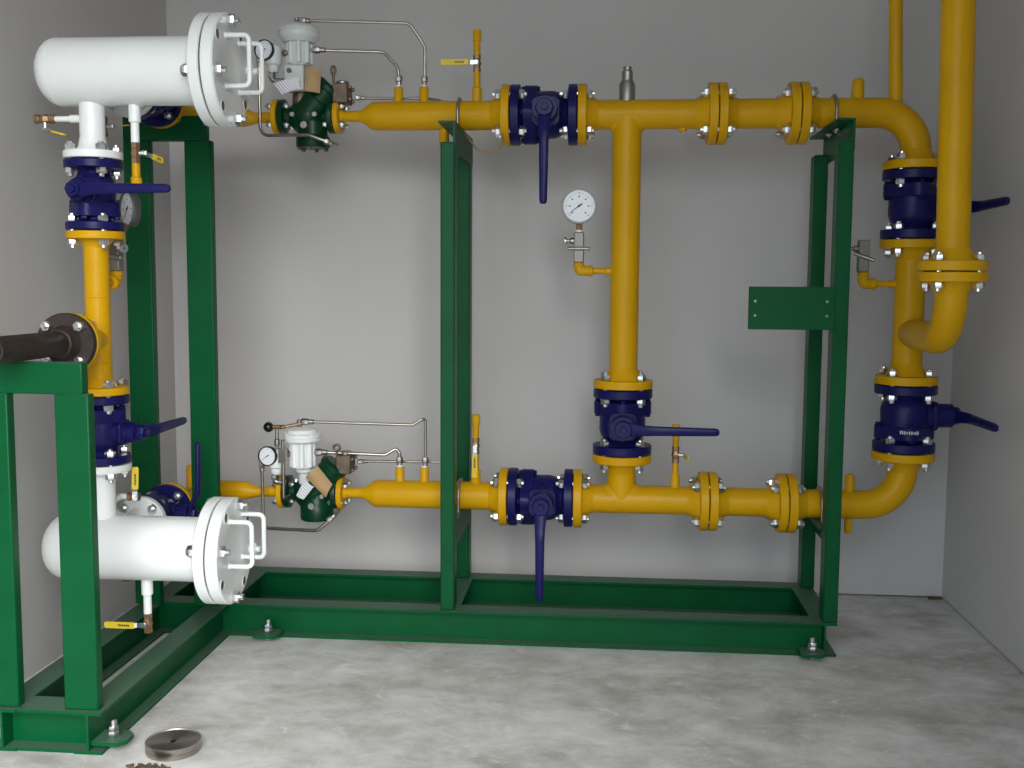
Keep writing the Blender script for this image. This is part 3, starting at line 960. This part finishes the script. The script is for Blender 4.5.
# ------------------------------------------------------------------ filters
VR, FR = .0842, .1385
def filter_vessel(label, z, bolt_ph, hz, nozz, zj, FX0, tip):
    th = Thing('gas_filter', label, 'filter', 'white gas filters')
    Wm = 'white_paint'
    prof = [(0, tip)]
    for i in range(1, 9):
        a = math.pi / 2 * i / 8
        prof.append((VR * math.sin(a), tip + .055 * (1 - math.cos(a))))
    prof += [(VR, FX0 + .01), (0, FX0 + .01)]
    vo = th.part('vessel', MB().lathe(prof, (0, YC, z), X, 56), Wm)
    th.part('weld_seam', MB().lathe([(VR - .001, tip + .0525), (VR + .0012, tip + .0545), (VR - .001, tip + .0565)], (0, YC, z), X, 56), Wm, vo)
    bfo = th.part('body_flange', MB().lathe([(0, 0), (FR - .003, 0), (FR, .003), (FR, .025), (FR - .003, .028), (0, .028)], (FX0, YC, z), X, 64), Wm)
    th.part('gasket', MB().lathe([(0, 0), (FR * .93, 0), (FR * .93, .0045), (0, .0045)], (FX0 + .028, YC, z), X, 64), 'dark_void')
    # solid cover; dark discs in rims stand for the shade in open bolt holes
    xc = FX0 + .0325
    th_c = .031
    cv = MB().lathe([(0, 0), (FR - .003, 0), (FR, .003), (FR, th_c - .004), (FR - .004, th_c), (FR * .55, th_c), (FR * .53, th_c - .001), (0, th_c - .001)], (xc, YC, z), X, 64)
    co = th.part('cover', cv, Wm)
    for k in range(8):
        a = R(bolt_ph + 45 * k)
        c = V((0, -math.sin(a), math.cos(a))) * .1185 + V((0, YC, z))
        if k % 2 == 0:
            b = MB()
            b.rod((FX0 - .022, c.y, c.z), (xc + th_c + .030, c.y, c.z), .0085, n=12)
            b.hexa((FX0 - .018, c.y, c.z), (FX0, c.y, c.z), .0155)
            b.hexa((xc + th_c, c.y, c.z), (xc + th_c + .018, c.y, c.z), .0160)
            th.part('cover_bolt', b, 'zinc' if k in (0, 2, 4) else 'white_paint', co, smooth=30)
        else:
            b = MB().lathe([(.0150, th_c - .006), (.0150, th_c + .0012), (.0122, th_c + .0012), (.0122, th_c - .006)], (xc, c.y, c.z), X, 18)
            ro = th.part('hole_rim', b, Wm, co)
            th.part('hole_shade_disc', MB().lathe([(0, th_c - .004), (.0123, th_c - .004), (.0123, th_c + .0004), (0, th_c + .0004)], (xc, c.y, c.z), X, 18), 'bronze', co)
    # two pull handles
    xb = FX0 + .123
    for yy, dz in ((2.618, 0), (2.715, 0.0)):
        za, zb_ = hz
        pts = fillet([(xc + th_c - .003, yy, za), (xb, yy, za), (xb, yy, zb_), (xc + th_c - .003, yy, zb_)], .014, 6)
        th.part('pull_handle', MB().tube(pts, .0062, 12), Wm)
        for q in (za, zb_):
            th.part('handle_boss', MB().lathe([(.0085, 0), (.0075, .003), (.0062, .005)], (xc + th_c - .001, yy, q), X, 14), Wm, co)
    # nozzle towards the column valve
    sg = -1 if nozz < 0 else 1
    zf = zj - sg * GAP / 2
    mbn = MB().lathe([(0, .05), (PR2 + .001, .05), (PR2 + .001, abs(zf - z) - .055), (PR2 + .003, abs(zf - z) - .047), (PR2 + .008, abs(zf - z) - .012), (0, abs(zf - z) - .012)], (XC, YC, z), (0, 0, sg), 36)
    th.part('nozzle', mbn, Wm)
    f = flange(th, 2, (XC, YC, zf), (0, 0, -sg), Wm)
    joint(th, f, 2, (XC, YC, zj), Z, X)
    # outlet nozzle at the back
    zr = ZU if z > 1 else ZL
    yj = YVO - hv2 - GAP / 2
    th.part('outlet_nozzle', MB().cyl((XO, YC + .05, zr), (XO, yj - .012, zr), PR2, n=32), Wm)
    f = flange(th, 2, (XO, yj - GAP/2, zr), -Y, Wm)
    joint(th, f, 2, (XO, yj, zr), Y, Z)
    # drain branch
    xd = -1.191
    th.part('drain_branch', MB().lathe([(0, VR - .02), (.0148, VR - .02), (.0148, VR + .040), (.0105, VR + .043), (.0105, VR + .092), (0, VR + .092)], (xd, YC, z), -Z, 20), Wm)
    return th, xd, z - VR - .092
zju = ZCU + hv2 + GAP / 2
zjl = ZCL - hv2 - GAP / 2
ZFU, ZFL = 1.613, .389
th, xd, zd = filter_vessel('upper white gas filter vessel with bolted cover and two handles', ZFU, 10, (1.690, 1.568), -1, zju, -1.000, -1.437)
# side sample pipe with small valve
zs = 1.497
th.part('sample_pipe', MB().rod((XC - .02, YC, zs), (-1.362, YC, zs), .0100).rod((-1.360, YC, zs), (-1.402, YC, zs), .0070), 'white_paint')
th.part('rear_sample_pipe', MB().rod((XO - .02, 2.82, 1.602), (-1.350, 2.82, 1.602), .0075).tube(fillet([(-1.34, 2.82, 1.602), (-1.350, 2.82, 1.602), (-1.350, 2.82, 1.525)], .01), .0075, 12), 'white_paint')
th.done()
mini_valve('small brass valve beside the left wall under the upper filter', (-1.402, YC, zs), -X, -Z, V((1, -.25, -.25)), hl=.062)
mini_valve('small brass valve behind the nozzle of the upper filter', (-1.350, 2.82, 1.527), -Z, X, V((.9, .2, .1)), hl=.04, short=True)
mini_valve('small brass drain valve under the upper filter', (xd, YC, zd), -Z, V((1, .15, 0)), V((.35, 1, -.25)), hl=.060)
dr = MB().lathe([(0, 0), (.0105, 0), (.0105, .034), (.0138, .036), (.0138, .062), (.0125, .064), (0, .064)], (xd, YC, zd - .052), -Z, 20)
single('capped_nipple', dr, YL, 'yellow capped nipple under the upper filter drain valve', 'pipe cap', 'capped nipples')
th, xd, zd = filter_vessel('lower white gas filter vessel with bolted cover and two handles', ZFL, -12, (.474, .358), 1, zjl, -1.014, -1.462)
th.part('drain_plug', MB().hexa((-1.257, YC + .02, ZFL - VR + .006), (-1.257, YC + .02, ZFL - VR - .012), .013), 'bronze')
th.part('sample_pipe', MB().rod((XC + .012, YC + .07, .510), (-1.270, YC + .07, .510), .0080).rod((XC + .012, YC + .01, .500), (XC + .012, YC + .07, .510), .0080), 'white_paint')
th.done()
mini_valve('small brass drain valve with yellow handle under the lower filter', (xd, YC, zd), -Z, V((-.1, -1, 0)), -X, hl=.104)
mini_valve('small brass valve with upright yellow handle behind the lower filter', (-1.270, YC + .07, .510), V((1, .1, 0)), V((.5,-.85,0)), V((.05, -.02, 1)), hl=.085, L=.032)

# ------------------------------------------------------------------ left column
th = Thing('column_pipe', 'yellow column pipe joining the valves of both white filters', 'pipe', 'yellow pipe spools')
za = ZCU - hv2 - GAP / 2
zb = ZCL + hv2 + GAP / 2
th.part('pipe', plain_pipe((XC, YC, zb + .012), (XC, YC, za - .012), PR2 + .0012, 36), YL)
for zz in (1.045, .875):
    th.part('weld_seam', MB().lathe([(PR2, -.004), (PR2 + .0028, 0), (PR2, .004)], (XC, YC, zz), Z, 36), YL)
f = flange(th, 2, (XC, YC, za - GAP/2), -Z, YL); joint(th, f, 2, (XC, YC, za), Z, X)
f = flange(th, 2, (XC, YC, zb + GAP/2), Z, YL); joint(th, f, 2, (XC, YC, zb), Z, X)
ZIN = 0.937
YI = 2.505
th.part('inlet_branch', plain_pipe((XC, YC, ZIN), (XC, YI + .012, ZIN), PR2, 36), YL)
f = flange(th, 2, (XC, YI + GAP/2, ZIN), Y, YL)
th.part('gauge_branch', MB().tube(fillet([(XC + .01, YC + .01, 1.082), (-1.300, 2.76, 1.082), (-1.300, 2.76, 1.112)], .015), .0095, 14), YL)
el = MB().tube(fillet([(-1.298, 2.725, 1.082), (-1.300, 2.76, 1.082), (-1.300, 2.76, 1.106)], .012), .0165, 16)
el.rod((-1.298, 2.722, 1.082), (-1.298, 2.736, 1.082), .0195).rod((-1.300, 2.76, 1.098), (-1.300, 2.76, 1.114), .0190)
th.part('gauge_elbow', el, YL)
th.done()
th = Thing('inlet_pipe', 'rusty black flanged iron pipe coming in over the front green post', 'pipe')
f = flange(th, 2, (XC, YI - GAP/2, ZIN), -Y, 'black_iron')
bolts(th, f, 2, (XC, YI, ZIN), Y, Z, .0425)
gasket(th, 2, (XC, YI, ZIN), Y, f)
yE = 2.165
th.part('pipe', MB().lathe([(PR2, 0), (PR2, YI - .014 - yE), (PR2 - .005, YI - .014 - yE), (PR2 - .005, 0)], (XC, YI - .014, ZIN), -Y, 36, close=True), 'black_iron')
th.part('weld_bead', MB().lathe([(PR2, 0), (PR2 + .005, .004), (PR2 + .004, .009), (PR2, .012)], (XC, YI - .045, ZIN), -Y, 36), 'black_iron')
th.done()
needle_valve('steel needle valve below the tilted gauge at the left column', (-1.298, 2.76, 1.114), .082, V((.8, -.6, 0)), V((.034, -.02, -.004)))
th = Thing('pressure_gauge', 'round gauge turned sideways beside the left column valve', 'gauge', 'pressure gauges')
gn = V((-.68, -.73, 0)).normalized()
gauge(th, V((-1.272, 2.775, 1.278)), gn, .0485, .022, needle=225)
th.part('stem', MB().rod((-1.293, 2.765, 1.196), (-1.275, 2.785, 1.238), .008, n=10), 'brass')
th.done()

# ------------------------------------------------------------------ inlet pipes from the filter valves to the regulators
XRI = -1.020
for z, nm in ((ZU, 'upper'), (ZL, 'lower')):
    th = Thing('inlet_pipe', 'yellow pipe leading from the %s filter to its regulator behind green posts' % nm, 'pipe', 'yellow pipe spools')
    y0 = YVO + hv2 + GAP / 2
    pts = [V((XO, y0 + .012, z)), V((XO, y0 + .05, z))] + arc_pts((XO + .076, YP - .076, z), (-1, 0, 0), (0, 1, 0), .076, 0, math.pi / 2, 12)
    rad = [PR2] * len(pts)
    xa = -1.165 if z == ZL else -1.150
    for x, r, dzz in ((xa, PR2, 0), (xa + .02, PR2 * .93, -.001), (xa + .045, PR1 * 1.1, -.004), (xa + .055, PR1, -.004 if z == ZL else -.003), (XRI - GAP/2 - .012, PR1, 0)):
        pts.append(V((x, YP, z + dzz))); rad.append(r)
    th.part('pipe', MB().tube(pts, 0, 32, radii=rad), YL, smooth=50)
    f = flange(th, 2, (XO, y0 + GAP/2, z), Y, YL); joint(th, f, 2, (XO, y0, z), Y, Z)
    f = flange(th, 1, (XRI - GAP/2, YP, z), -X, YL)
    bolts(th, f, 1, (XRI, YP, z), X, Z, .042)
    th.part('capped_stub', MB().lathe([(0, .01), (.0125, .01), (.0125, .088), (.0095, .098), (0, .100)], (-1.293, 3.225, z), Z, 16), YL)
    th.done()

# ------------------------------------------------------------------ regulators
def sheet(cs, bulge, t, nu=8, nv=4):
    """curved paper tag between four corners, bulging to the front"""
    a, b, c, d = [V(p) for p in cs]
    vs_, fs_ = [], []
    for k in (0, 1):
        for i in range(nu + 1):
            for j in range(nv + 1):
                u, v = i / nu, j / nv
                p = (a * (1 - u) + b * u) * (1 - v) + (d * (1 - u) + c * u) * v
                p = p + V((0, -bulge * (1 - (2 * u - 1) ** 2) + k * t, 0))
                vs_.append(p)
    S = (nu + 1) * (nv + 1)
    for i in range(nu):
        for j in range(nv):
            q = i * (nv + 1) + j
            f_ = (q, q + nv + 1, q + nv + 2, q + 1)
            fs_.append(f_); fs_.append(tuple(S + x for x in reversed(f_)))
    edge = [i * (nv + 1) for i in range(nu + 1)] + [nu * (nv + 1) + j for j in range(1, nv + 1)] + [i * (nv + 1) + nv for i in range(nu - 1, -1, -1)] + [j for j in range(nv - 1, 0, -1)]
    for i in range(len(edge)):
        p, q = edge[i], edge[(i + 1) % len(edge)]
        fs_.append((p, q, S + q, S + p))
    return MB().add(vs_, fs_)

def regulator(z, up):
    nm = 'upper' if up else 'lower'
    th = Thing('gas_regulator', 'dark green gas regulator with white pilot on the %s run' % nm, 'regulator', 'green gas regulators')
    RG = 'reg_green'
    cx = -.928 if up else -.918
    # body between the flanges
    a, b = XRI + GAP / 2, XRF - GAP / 2
    bd = MB().lathe([(0, a), (.052, a), (.053, a + .002), (.053, a + .015), (.050, a + .017), (.031, a + .019), (.030, a + .034), (.050, a + .052), (.058, cx - .012), (.058, cx + .012),
                     (.050, b - .052), (.030, b - .034), (.031, b - .019), (.050, b - .017), (.053, b - .015), (.053, b - .002), (.052, b), (0, b)], (0, YP, z), X, 40)
    bo = th.part('body', bd, RG, smooth=45)
    for xx, zz, rr in ((cx - .036, z - .002, .0085), (cx + .054 - .02, z - .002, .0085), (cx, z - .034, .0125)):
        th.part('body_plug', MB().hexa((xx, YP - .066, zz), (xx, YP - .035, zz), rr), 'steel')
    # bottom cup
    if up:
        c = V((-.914, YP - .01, z))
        th.part('bottom_cup', MB().lathe([(0, .02), (.044, .02), (.046, .060), (.052, .066), (.052, .094), (.049, .098), (0, .098)], c, -Z, 36), RG)
        for i in range(6):
            t = R(30 + 60 * i)
            p = c + V((.042 * math.cos(t), .042 * math.sin(t), -.098))
            th.part('cup_bolt', MB().hexa(p, p - Z * .008, .0065), 'bronze')
    else:
        c = V((-.914, YP - .01, z))
        th.part('bottom_cup', MB().lathe([(0, 0), (.046, .0), (.050, .035), (.0535, .040), (.0535, .080), (.051, .086), (0, .087)], c, -Z, 36), RG)
    # slanting bonnet to the upper right
    d = V((.62, 0, .78)).normalized() if not up else V((.66, 0, .75)).normalized()
    o = V((cx - .004, YP - .012, z + .004))
    bn = MB().lathe([(0, 0), (.047, 0), (.047, .055), (.043, .060), (.043, .095), (.047, .099), (.047, .112), (.038, .120), (0, .120)], o, d, 36)
    bno = th.part('bonnet', bn, RG)
    # bronze block at the right of the bonnet
    zb0 = z + (.035 if up else .068)
    bl = MB().box((-.842, YP - .048, zb0), (-.795, YP + .022, zb0 + .060))
    blo = th.part('pilot_block', bl, 'bronze', bev=.004)
    for dy in (-.035, .010):
        for dz in (.012, .048):
            th.part('block_bolt', MB().hexa((-.795, YP + dy, zb0 + dz), (-.786, YP + dy, zb0 + dz), .0065), 'bronze', blo)
    th.part('block_cap', MB().rod((-.818, YP - .012, zb0 + .058), (-.818, YP - .012, zb0 + .070), .020), 'steel', blo)
    ring_c = V((-.842, YP - .03, z + (.135 if up else .150)))
    th.part('lifting_eye', MB().tube(arc_pts(ring_c, X * (.5 if up else 1), Z, .0125 if up else .010, 0, 2 * math.pi, 16), .0042, 8), 'bronze')
    th.part('eye_shank', MB().rod(ring_c - Z * .012, ring_c - Z * .036, .0045), 'bronze')
    # pilot: ribbed white cylinder with a domed disc
    px_ = -.947 if up else -.953
    zt = z + (.221 if up else .170)     # underside of disc
    zbm = z + (.148 if up else .084)
    Wp = 'pilot_grey' if up else 'white_paint'
    cy_ = YP - .034
    pb = MB().lathe([(0, zbm), (.030, zbm), (.034, zbm + .006), (.034, zt), (0, zt)], (px_, cy_, 0), Z, 36)
    pbo = th.part('pilot_body', pb, Wp)
    for i in range(8):
        t = R(i * 45 + 12)
        q = V((px_ + .034 * math.cos(t), cy_ + .034 * math.sin(t), 0))
        th.part('pilot_rib', MB().rod(q + Z * (zbm + .004), q + Z * (zt + .001), .0085, n=12), Wp, pbo)
    R0 = .064 if up else .059
    if up:
        pf = [(0, -.004), (.048, -.004), (R0 - .004, .010), (R0, .016), (R0, .024), (R0 - .003, .027), (R0, .030), (R0 - .002, .036), (R0 * .80, .046), (R0 * .45, .053), (.014, .056), (0, .056)]
    else:
        pf = [(0, -.002), (.050, -.002), (R0 - .002, .001), (R0, .004), (R0, .013), (R0 - .003, .0145), (R0, .016), (R0, .024), (R0 * .84, .028), (R0 * .75, .038), (R0 * .40, .044), (.012, .046), (0, .046)]
    pdo = th.part('pilot_disc', MB().lathe(pf, (px_, cy_, zt), Z, 44), Wp)
    for i in range(8):
        t = R(i * 45)
        q = V((px_ + (R0 - .006) * math.cos(t), cy_ + (R0 - .006) * math.sin(t), zt + (.030 if up else .022)))
        th.part('disc_screw', MB().hexa(q, q + Z * .006, .0045), Wp, pdo)
    # neck / bracket down to the body
    if up:
        nk = MB().box((-.990, cy_ - .026, z + .070), (-.928, cy_ + .030, zbm + .002))
        th.part('pilot_bracket', nk, 'pilot_grey', bev=.006)
        th.part('bracket_bolt', MB().hexa((-.972, cy_ - .026, z + .130), (-.972, cy_ - .034, z + .130), .008), 'bronze')
        th.part('neck', MB().rod((-.950, YP - .02, z + .03), (-.950, YP - .02, z + .072), .024), 'bronze')
    else:
        th.part('neck', MB().rod((-.945, cy_, z + .03), (-.945, cy_, zbm + .002), .021).rod((-.945, cy_, zbm - .014), (-.945, cy_, zbm - .002), .030), 'pilot_grey')
    # tags
    if up:
        th.part('kraft_tag', sheet([(-.912, YP - .090, z + .138), (-.868, YP - .078, z + .126), (-.873, YP - .075, z + .058), (-.918, YP - .084, z + .064)], .008, .0012), 'kraft', label='tan paper tag')
        th.part('printed_tag', sheet([(-1.010, YP - .098, z + .086), (-.936, YP - .090, z + .104), (-.930, YP - .088, z + .070), (-.986, YP - .092, z + .053)], .006, .0012), 'printed_label', label='white printed paper label')
    else:
        th.part('kraft_tag', sheet([(-.930, YP - .082, z + .062), (-.893, YP - .078, z + .100), (-.846, YP - .074, z + .040), (-.866, YP - .078, z - .002)], .010, .0012), 'kraft', label='tan paper tag')
        th.part('printed_tag', sheet([(-.931, YP - .092, z + .058), (-.902, YP - .090, z + .034), (-.936, YP - .086, z - .008), (-.960, YP - .086, z + .004)], .004, .0012), 'printed_label', label='white printed paper label')
    # left small pilot with dial
    gx, gz = (-1.045, z + .189) if up else (-1.054, z + .127)
    gy = YP - .064
    co = gauge(th, (gx, gy - .016, gz), (-.18, -1, .06), .0315, .018, needle=214, rim='black_plastic', marks=True)
    cxp = gx + .020
    cup = MB().lathe([(0, -.062), (.014, -.062), (.018, -.056), (.019, -.044), (.026, -.038), (.028, -.010), (.028, .012), (.022, .018), (0, .018)], (cxp, gy + .016, gz), Z, 28)
    cpo = th.part('pre_regulator', cup, Wp)
    th.part('pre_regulator_elbow', MB().tube(fillet([(cxp - .004, gy + .012, gz - .060), (cxp - .004, gy + .012, gz - .088), (cxp + .030, gy + .012, gz - .088)], .01), .0085, 12)
            .hexa((cxp - .004, gy + .012, gz - .066), (cxp - .004, gy + .012, gz - .080), .0120), 'steel', cpo)
    zc = gz - (.004 if up else -.004)
    th.part('pilot_link', MB().rod((cxp + .026, gy + .016, zc), (px_ - .030, cy_, zc), .0072).hexa((cxp + .032, gy + .018, zc), (cxp + .046, gy + .02, zc), .0105), 'bronze')
    if not up:
        # sensing lever with a black ball and an upright tube
        zz = z + .216
        th.part('black_ball', MB().sphere((-1.056, YP - .054, zz), .0165), 'black_plastic')
        th.part('ball_rod', MB().rod((-1.044, YP - .054, zz), (-1.004, YP - .054, zz + .001), .0070).rod((-1.010, YP - .054, zz - .004), (-1.010, YP - .054, zz + .006), .010).rod((-1.004, YP - .054, zz + .002), (-.950, YP - .036, zz + .012), .0048), 'brass')
        th.part('ball_drop', MB().rod((-1.029, YP - .054, zz - .004), (-1.029, YP - .054, gz + .020), .0055).rod((-1.029, YP - .054, gz + .030), (-1.029, YP - .054, gz + .052), .0085), 'steel')
        th.part('upright_tube', MB().rod((-.998, YP - .094, z + .182), (-.998, YP - .094, z + .004), .0058).box((-1.010, YP - .106, z + .110), (-.986, YP - .082, z + .156)), 'tube_steel')
        th.part('tube_tail', MB().tube(fillet([(-.998, YP - .094, z + .006), (-.998, YP - .094, z - .004), (-.985, YP - .05, z - .004)], .006), .0058, 10), 'tube_steel')
    th.done()
    return px_, cy_, zt, gx, gy, gz, zb0

def tube_thing(label, pts, r, bend, ends, group='thin steel impulse tubes'):
    th = Thing('impulse_tube', label, 'tube', group)
    th.part('tube', MB().tube(fillet(pts, bend, 5), r, 10), 'tube_steel', smooth=50)
    for p0, p1, rr in ends:
        p0, p1 = V(p0), V(p1)
        m = p0.lerp(p1, .55)
        th.part('fitting', MB().hexa(p0, m, rr).rod(m, p1, rr * .78, n=12), 'steel', smooth=30)
    return th.done()

# upper
px_, cy_, zt, gx, gy, gz, zb0 = regulator(ZU, True)
ztop = ZU + .284
tube_thing('thin steel tube arching from the upper pilot top to the pipe',
           [(-.952, cy_, ztop - .006), (-.952, cy_, ztop), (-.915, cy_, ztop), (-.608, YP - .01, ztop - .006), (-.562, YP, ztop - .075), (-.562, YP, ZU + PR3 + .045)], .0046, .03,
           [((-.954, cy_, ztop - .010), (-.954, cy_, ztop + .010), .0095), ((-.942, cy_, ztop), (-.912, cy_ + .001, ztop - .0005), .0105), ((-.563, YP, ZU + PR3 + .075), (-.564, YP, ZU + PR3 + .046), .0105)])
tube_thing('thin steel tube bending from the upper pilot side to the pipe',
           [(-.915, cy_, ZU + .196), (-.690, YP, ZU + .195), (-.645, YP, ZU + .145), (-.643, YP, ZU + PR3 + .045)], .0050, .03,
           [((-.904, cy_, ZU + .196), (-.866, cy_ + .003, ZU + .196), .0105), ((-.643, YP, ZU + PR3 + .078), (-.644, YP, ZU + PR3 + .046), .0110)])
tube_thing('thin dark tube running level behind the upper nipples',
           [(-.790, YP + .03, zb0 + .025), (-.560, YP + .034, ZU + .058), (-.52, YP + .030, ZU + .052), (-.505, YP + .015, ZU + .040)], .0042, .02,
           [((-.786, YP + .02, zb0 + .026), (-.757, YP + .03, zb0 + .025), .0085)])
tube_thing('thin steel loop tube hanging under the upper regulator',
           [(gx - .020, gy, gz - .036), (gx - .020, gy, ZU - .066), (-.905, YP - .09, ZU - .068), (-.840, YP - .085, ZU - .092), (-.832, YP - .03, ZU - .090)], .0052, .03,
           [((gx - .020, gy, gz - .020), (gx - .020, gy, gz - .048), .010), ((-.858, YP - .087, ZU - .086), (-.834, YP - .080, ZU - .094), .0095)])
# lower
px_, cy_, zt, gx, gy, gz, zb0 = regulator(ZL, False)
ztop = ZL + .233
tube_thing('thin steel tube arching from the lower pilot top to the pipe',
           [(-.950, cy_, ztop), (-.600, YP - .01, ztop - .008), (-.574, YP - .005, ztop + .010), (-.562, YP, ztop + .008), (-.562, YP, ZL + PR3 + .045)], .0046, .012,
           [((-.962, cy_, ztop - .016), (-.962, cy_, ztop + .006), .0100), ((-.955, cy_, ztop), (-.915, cy_ + .001, ztop - .001), .0105), ((-.562, YP, ZL + PR3 + .075), (-.563, YP, ZL + PR3 + .046), .0105)])
tube_thing('thin steel tube bending from the lower pilot side to the pipe',
           [(-.915, cy_, ZL + .136), (-.690, YP - .01, ZL + .127), (-.655, YP, ZL + .148), (-.645, YP, ZL + .130), (-.645, YP, ZL + PR3 + .045)], .0052, .012,
           [((-.912, cy_, ZL + .136), (-.872, cy_ + .003, ZL + .135), .0115), ((-.645, YP, ZL + PR3 + .075), (-.646, YP, ZL + PR3 + .046), .0110)])
tube_thing('thin dark tube running level behind the lower nipples',
           [(-.790, YP + .03, zb0 + .030), (-.510, YP + .034, zb0 + .032), (-.474, YP + .034, zb0 + .010), (-.470, YP + .02, ZL + .036)], .0042, .02,
           [((-.786, YP + .02, zb0 + .030), (-.757, YP + .03, zb0 + .030), .0085)])
tube_thing('thin steel loop tube hanging under the lower regulator',
           [(gx - .022, gy, gz - .038), (gx - .020, gy, ZL - .108), (-.893, YP - .09, ZL - .106), (-.842, YP - .085, ZL - .064), (-.836, YP - .03, ZL - .050)], .0052, .022,
           [((gx - .022, gy, gz - .022), (gx - .022, gy, gz - .052), .0105), ((-.860, YP - .087, ZL - .074), (-.836, YP - .08, ZL - .056), .0095)])

# ------------------------------------------------------------------ pipe clamps
for xx, z, lb in ((-.453, ZU, 'upper pipe at the middle green post'), (.676, ZU, 'upper pipe at the right green post'),
                  (-.449, ZL, 'lower pipe at the middle green post'), (.674, ZL, 'lower pipe at the right green post')):
    r = PR3 + .0060
    lowz = z - PR3 - .022
    pts = [V((xx, YP - r, lowz))] + arc_pts((xx, YP, z), (0, -1, 0), (0, 0, 1), r, 0, math.pi, 20) + [V((xx, YP + r, lowz))]
    # slide the legs so that they pass in front of the flange of the angle bar
    th = Thing('pipe_clamp', 'grey U-bolt clamp over the %s' % lb, 'clamp', 'pipe clamps')
    th.part('u_bolt', MB().tube(pts, .0052, 12), 'steel', smooth=50)
    for yy in (YP - r, YP + r):
        th.part('nut', MB().hexa((xx, yy, z - PR3 - .0068), (xx, yy, z - PR3 - .0160), .0100), 'zinc')
    th.done()

# ground wire
single('ground_wire', MB().tube(fillet([(-.430, YP - .075, 1.548), (-.415, YP - .085, 1.522), (-.385, YP - .085, 1.482), (-.335, YP - .085, 1.478), (-.306, YP - .080, 1.500), (-.313, YP - .080, 1.536)], .03, 5), .0024, 8),
       'copper_wire', 'thin copper ground wire looping to the upper flange', 'wire')

# ------------------------------------------------------------------ loose things and a hole patch on the floor
th = Thing('steel_disc', 'turned steel disc lying on the floor near the front corner', 'disc')
dc = V((-.985, 2.318, 0))
th.part('rim', MB().lathe([(0, 0), (.060, 0), (.0625, .002), (.0625, .0115), (.0612, .0120), (.0612, .0128), (.0625, .0134), (.0625, .026), (.0608, .0275), (.0592, .0270), (.0585, .0245), (.030, .0225), (.0070, .0215), (.0062, .010), (0, .010)], dc, Z, 64), 'turned_steel', smooth=25)
th.done()
cr = MB()
for i in range(90):
    a = random.uniform(0, 6.28); rr = random.random() ** .5
    c = V((-1.005 + .050 * rr * math.cos(a), 2.223 + .016 * rr * math.sin(a), 0))
    s_ = random.uniform(.0015, .0048)
    cr.sphere(c + Z * s_ * .6, s_, 6, (random.uniform(.7, 1.5), random.uniform(.7, 1.3), .8))
o = single('soil_crumbs', cr, 'soil', 'small heap of brown soil crumbs at the front edge of the floor', 'debris', kind='stuff', smooth=0)

ch = MB()  # flat dark piece added to stand for the dark of a corner hole
ch.extrude([(0, 0), (.030, -.006), (.052, .002), (.050, .014), (.012, .016)], (1.138, 3.742, 0.0), X, Y, Z, .007)
single('corner_hole_patch', ch, 'soil', 'flat dark patch standing for a small hole in the back right corner of the floor', 'debris', smooth=0)
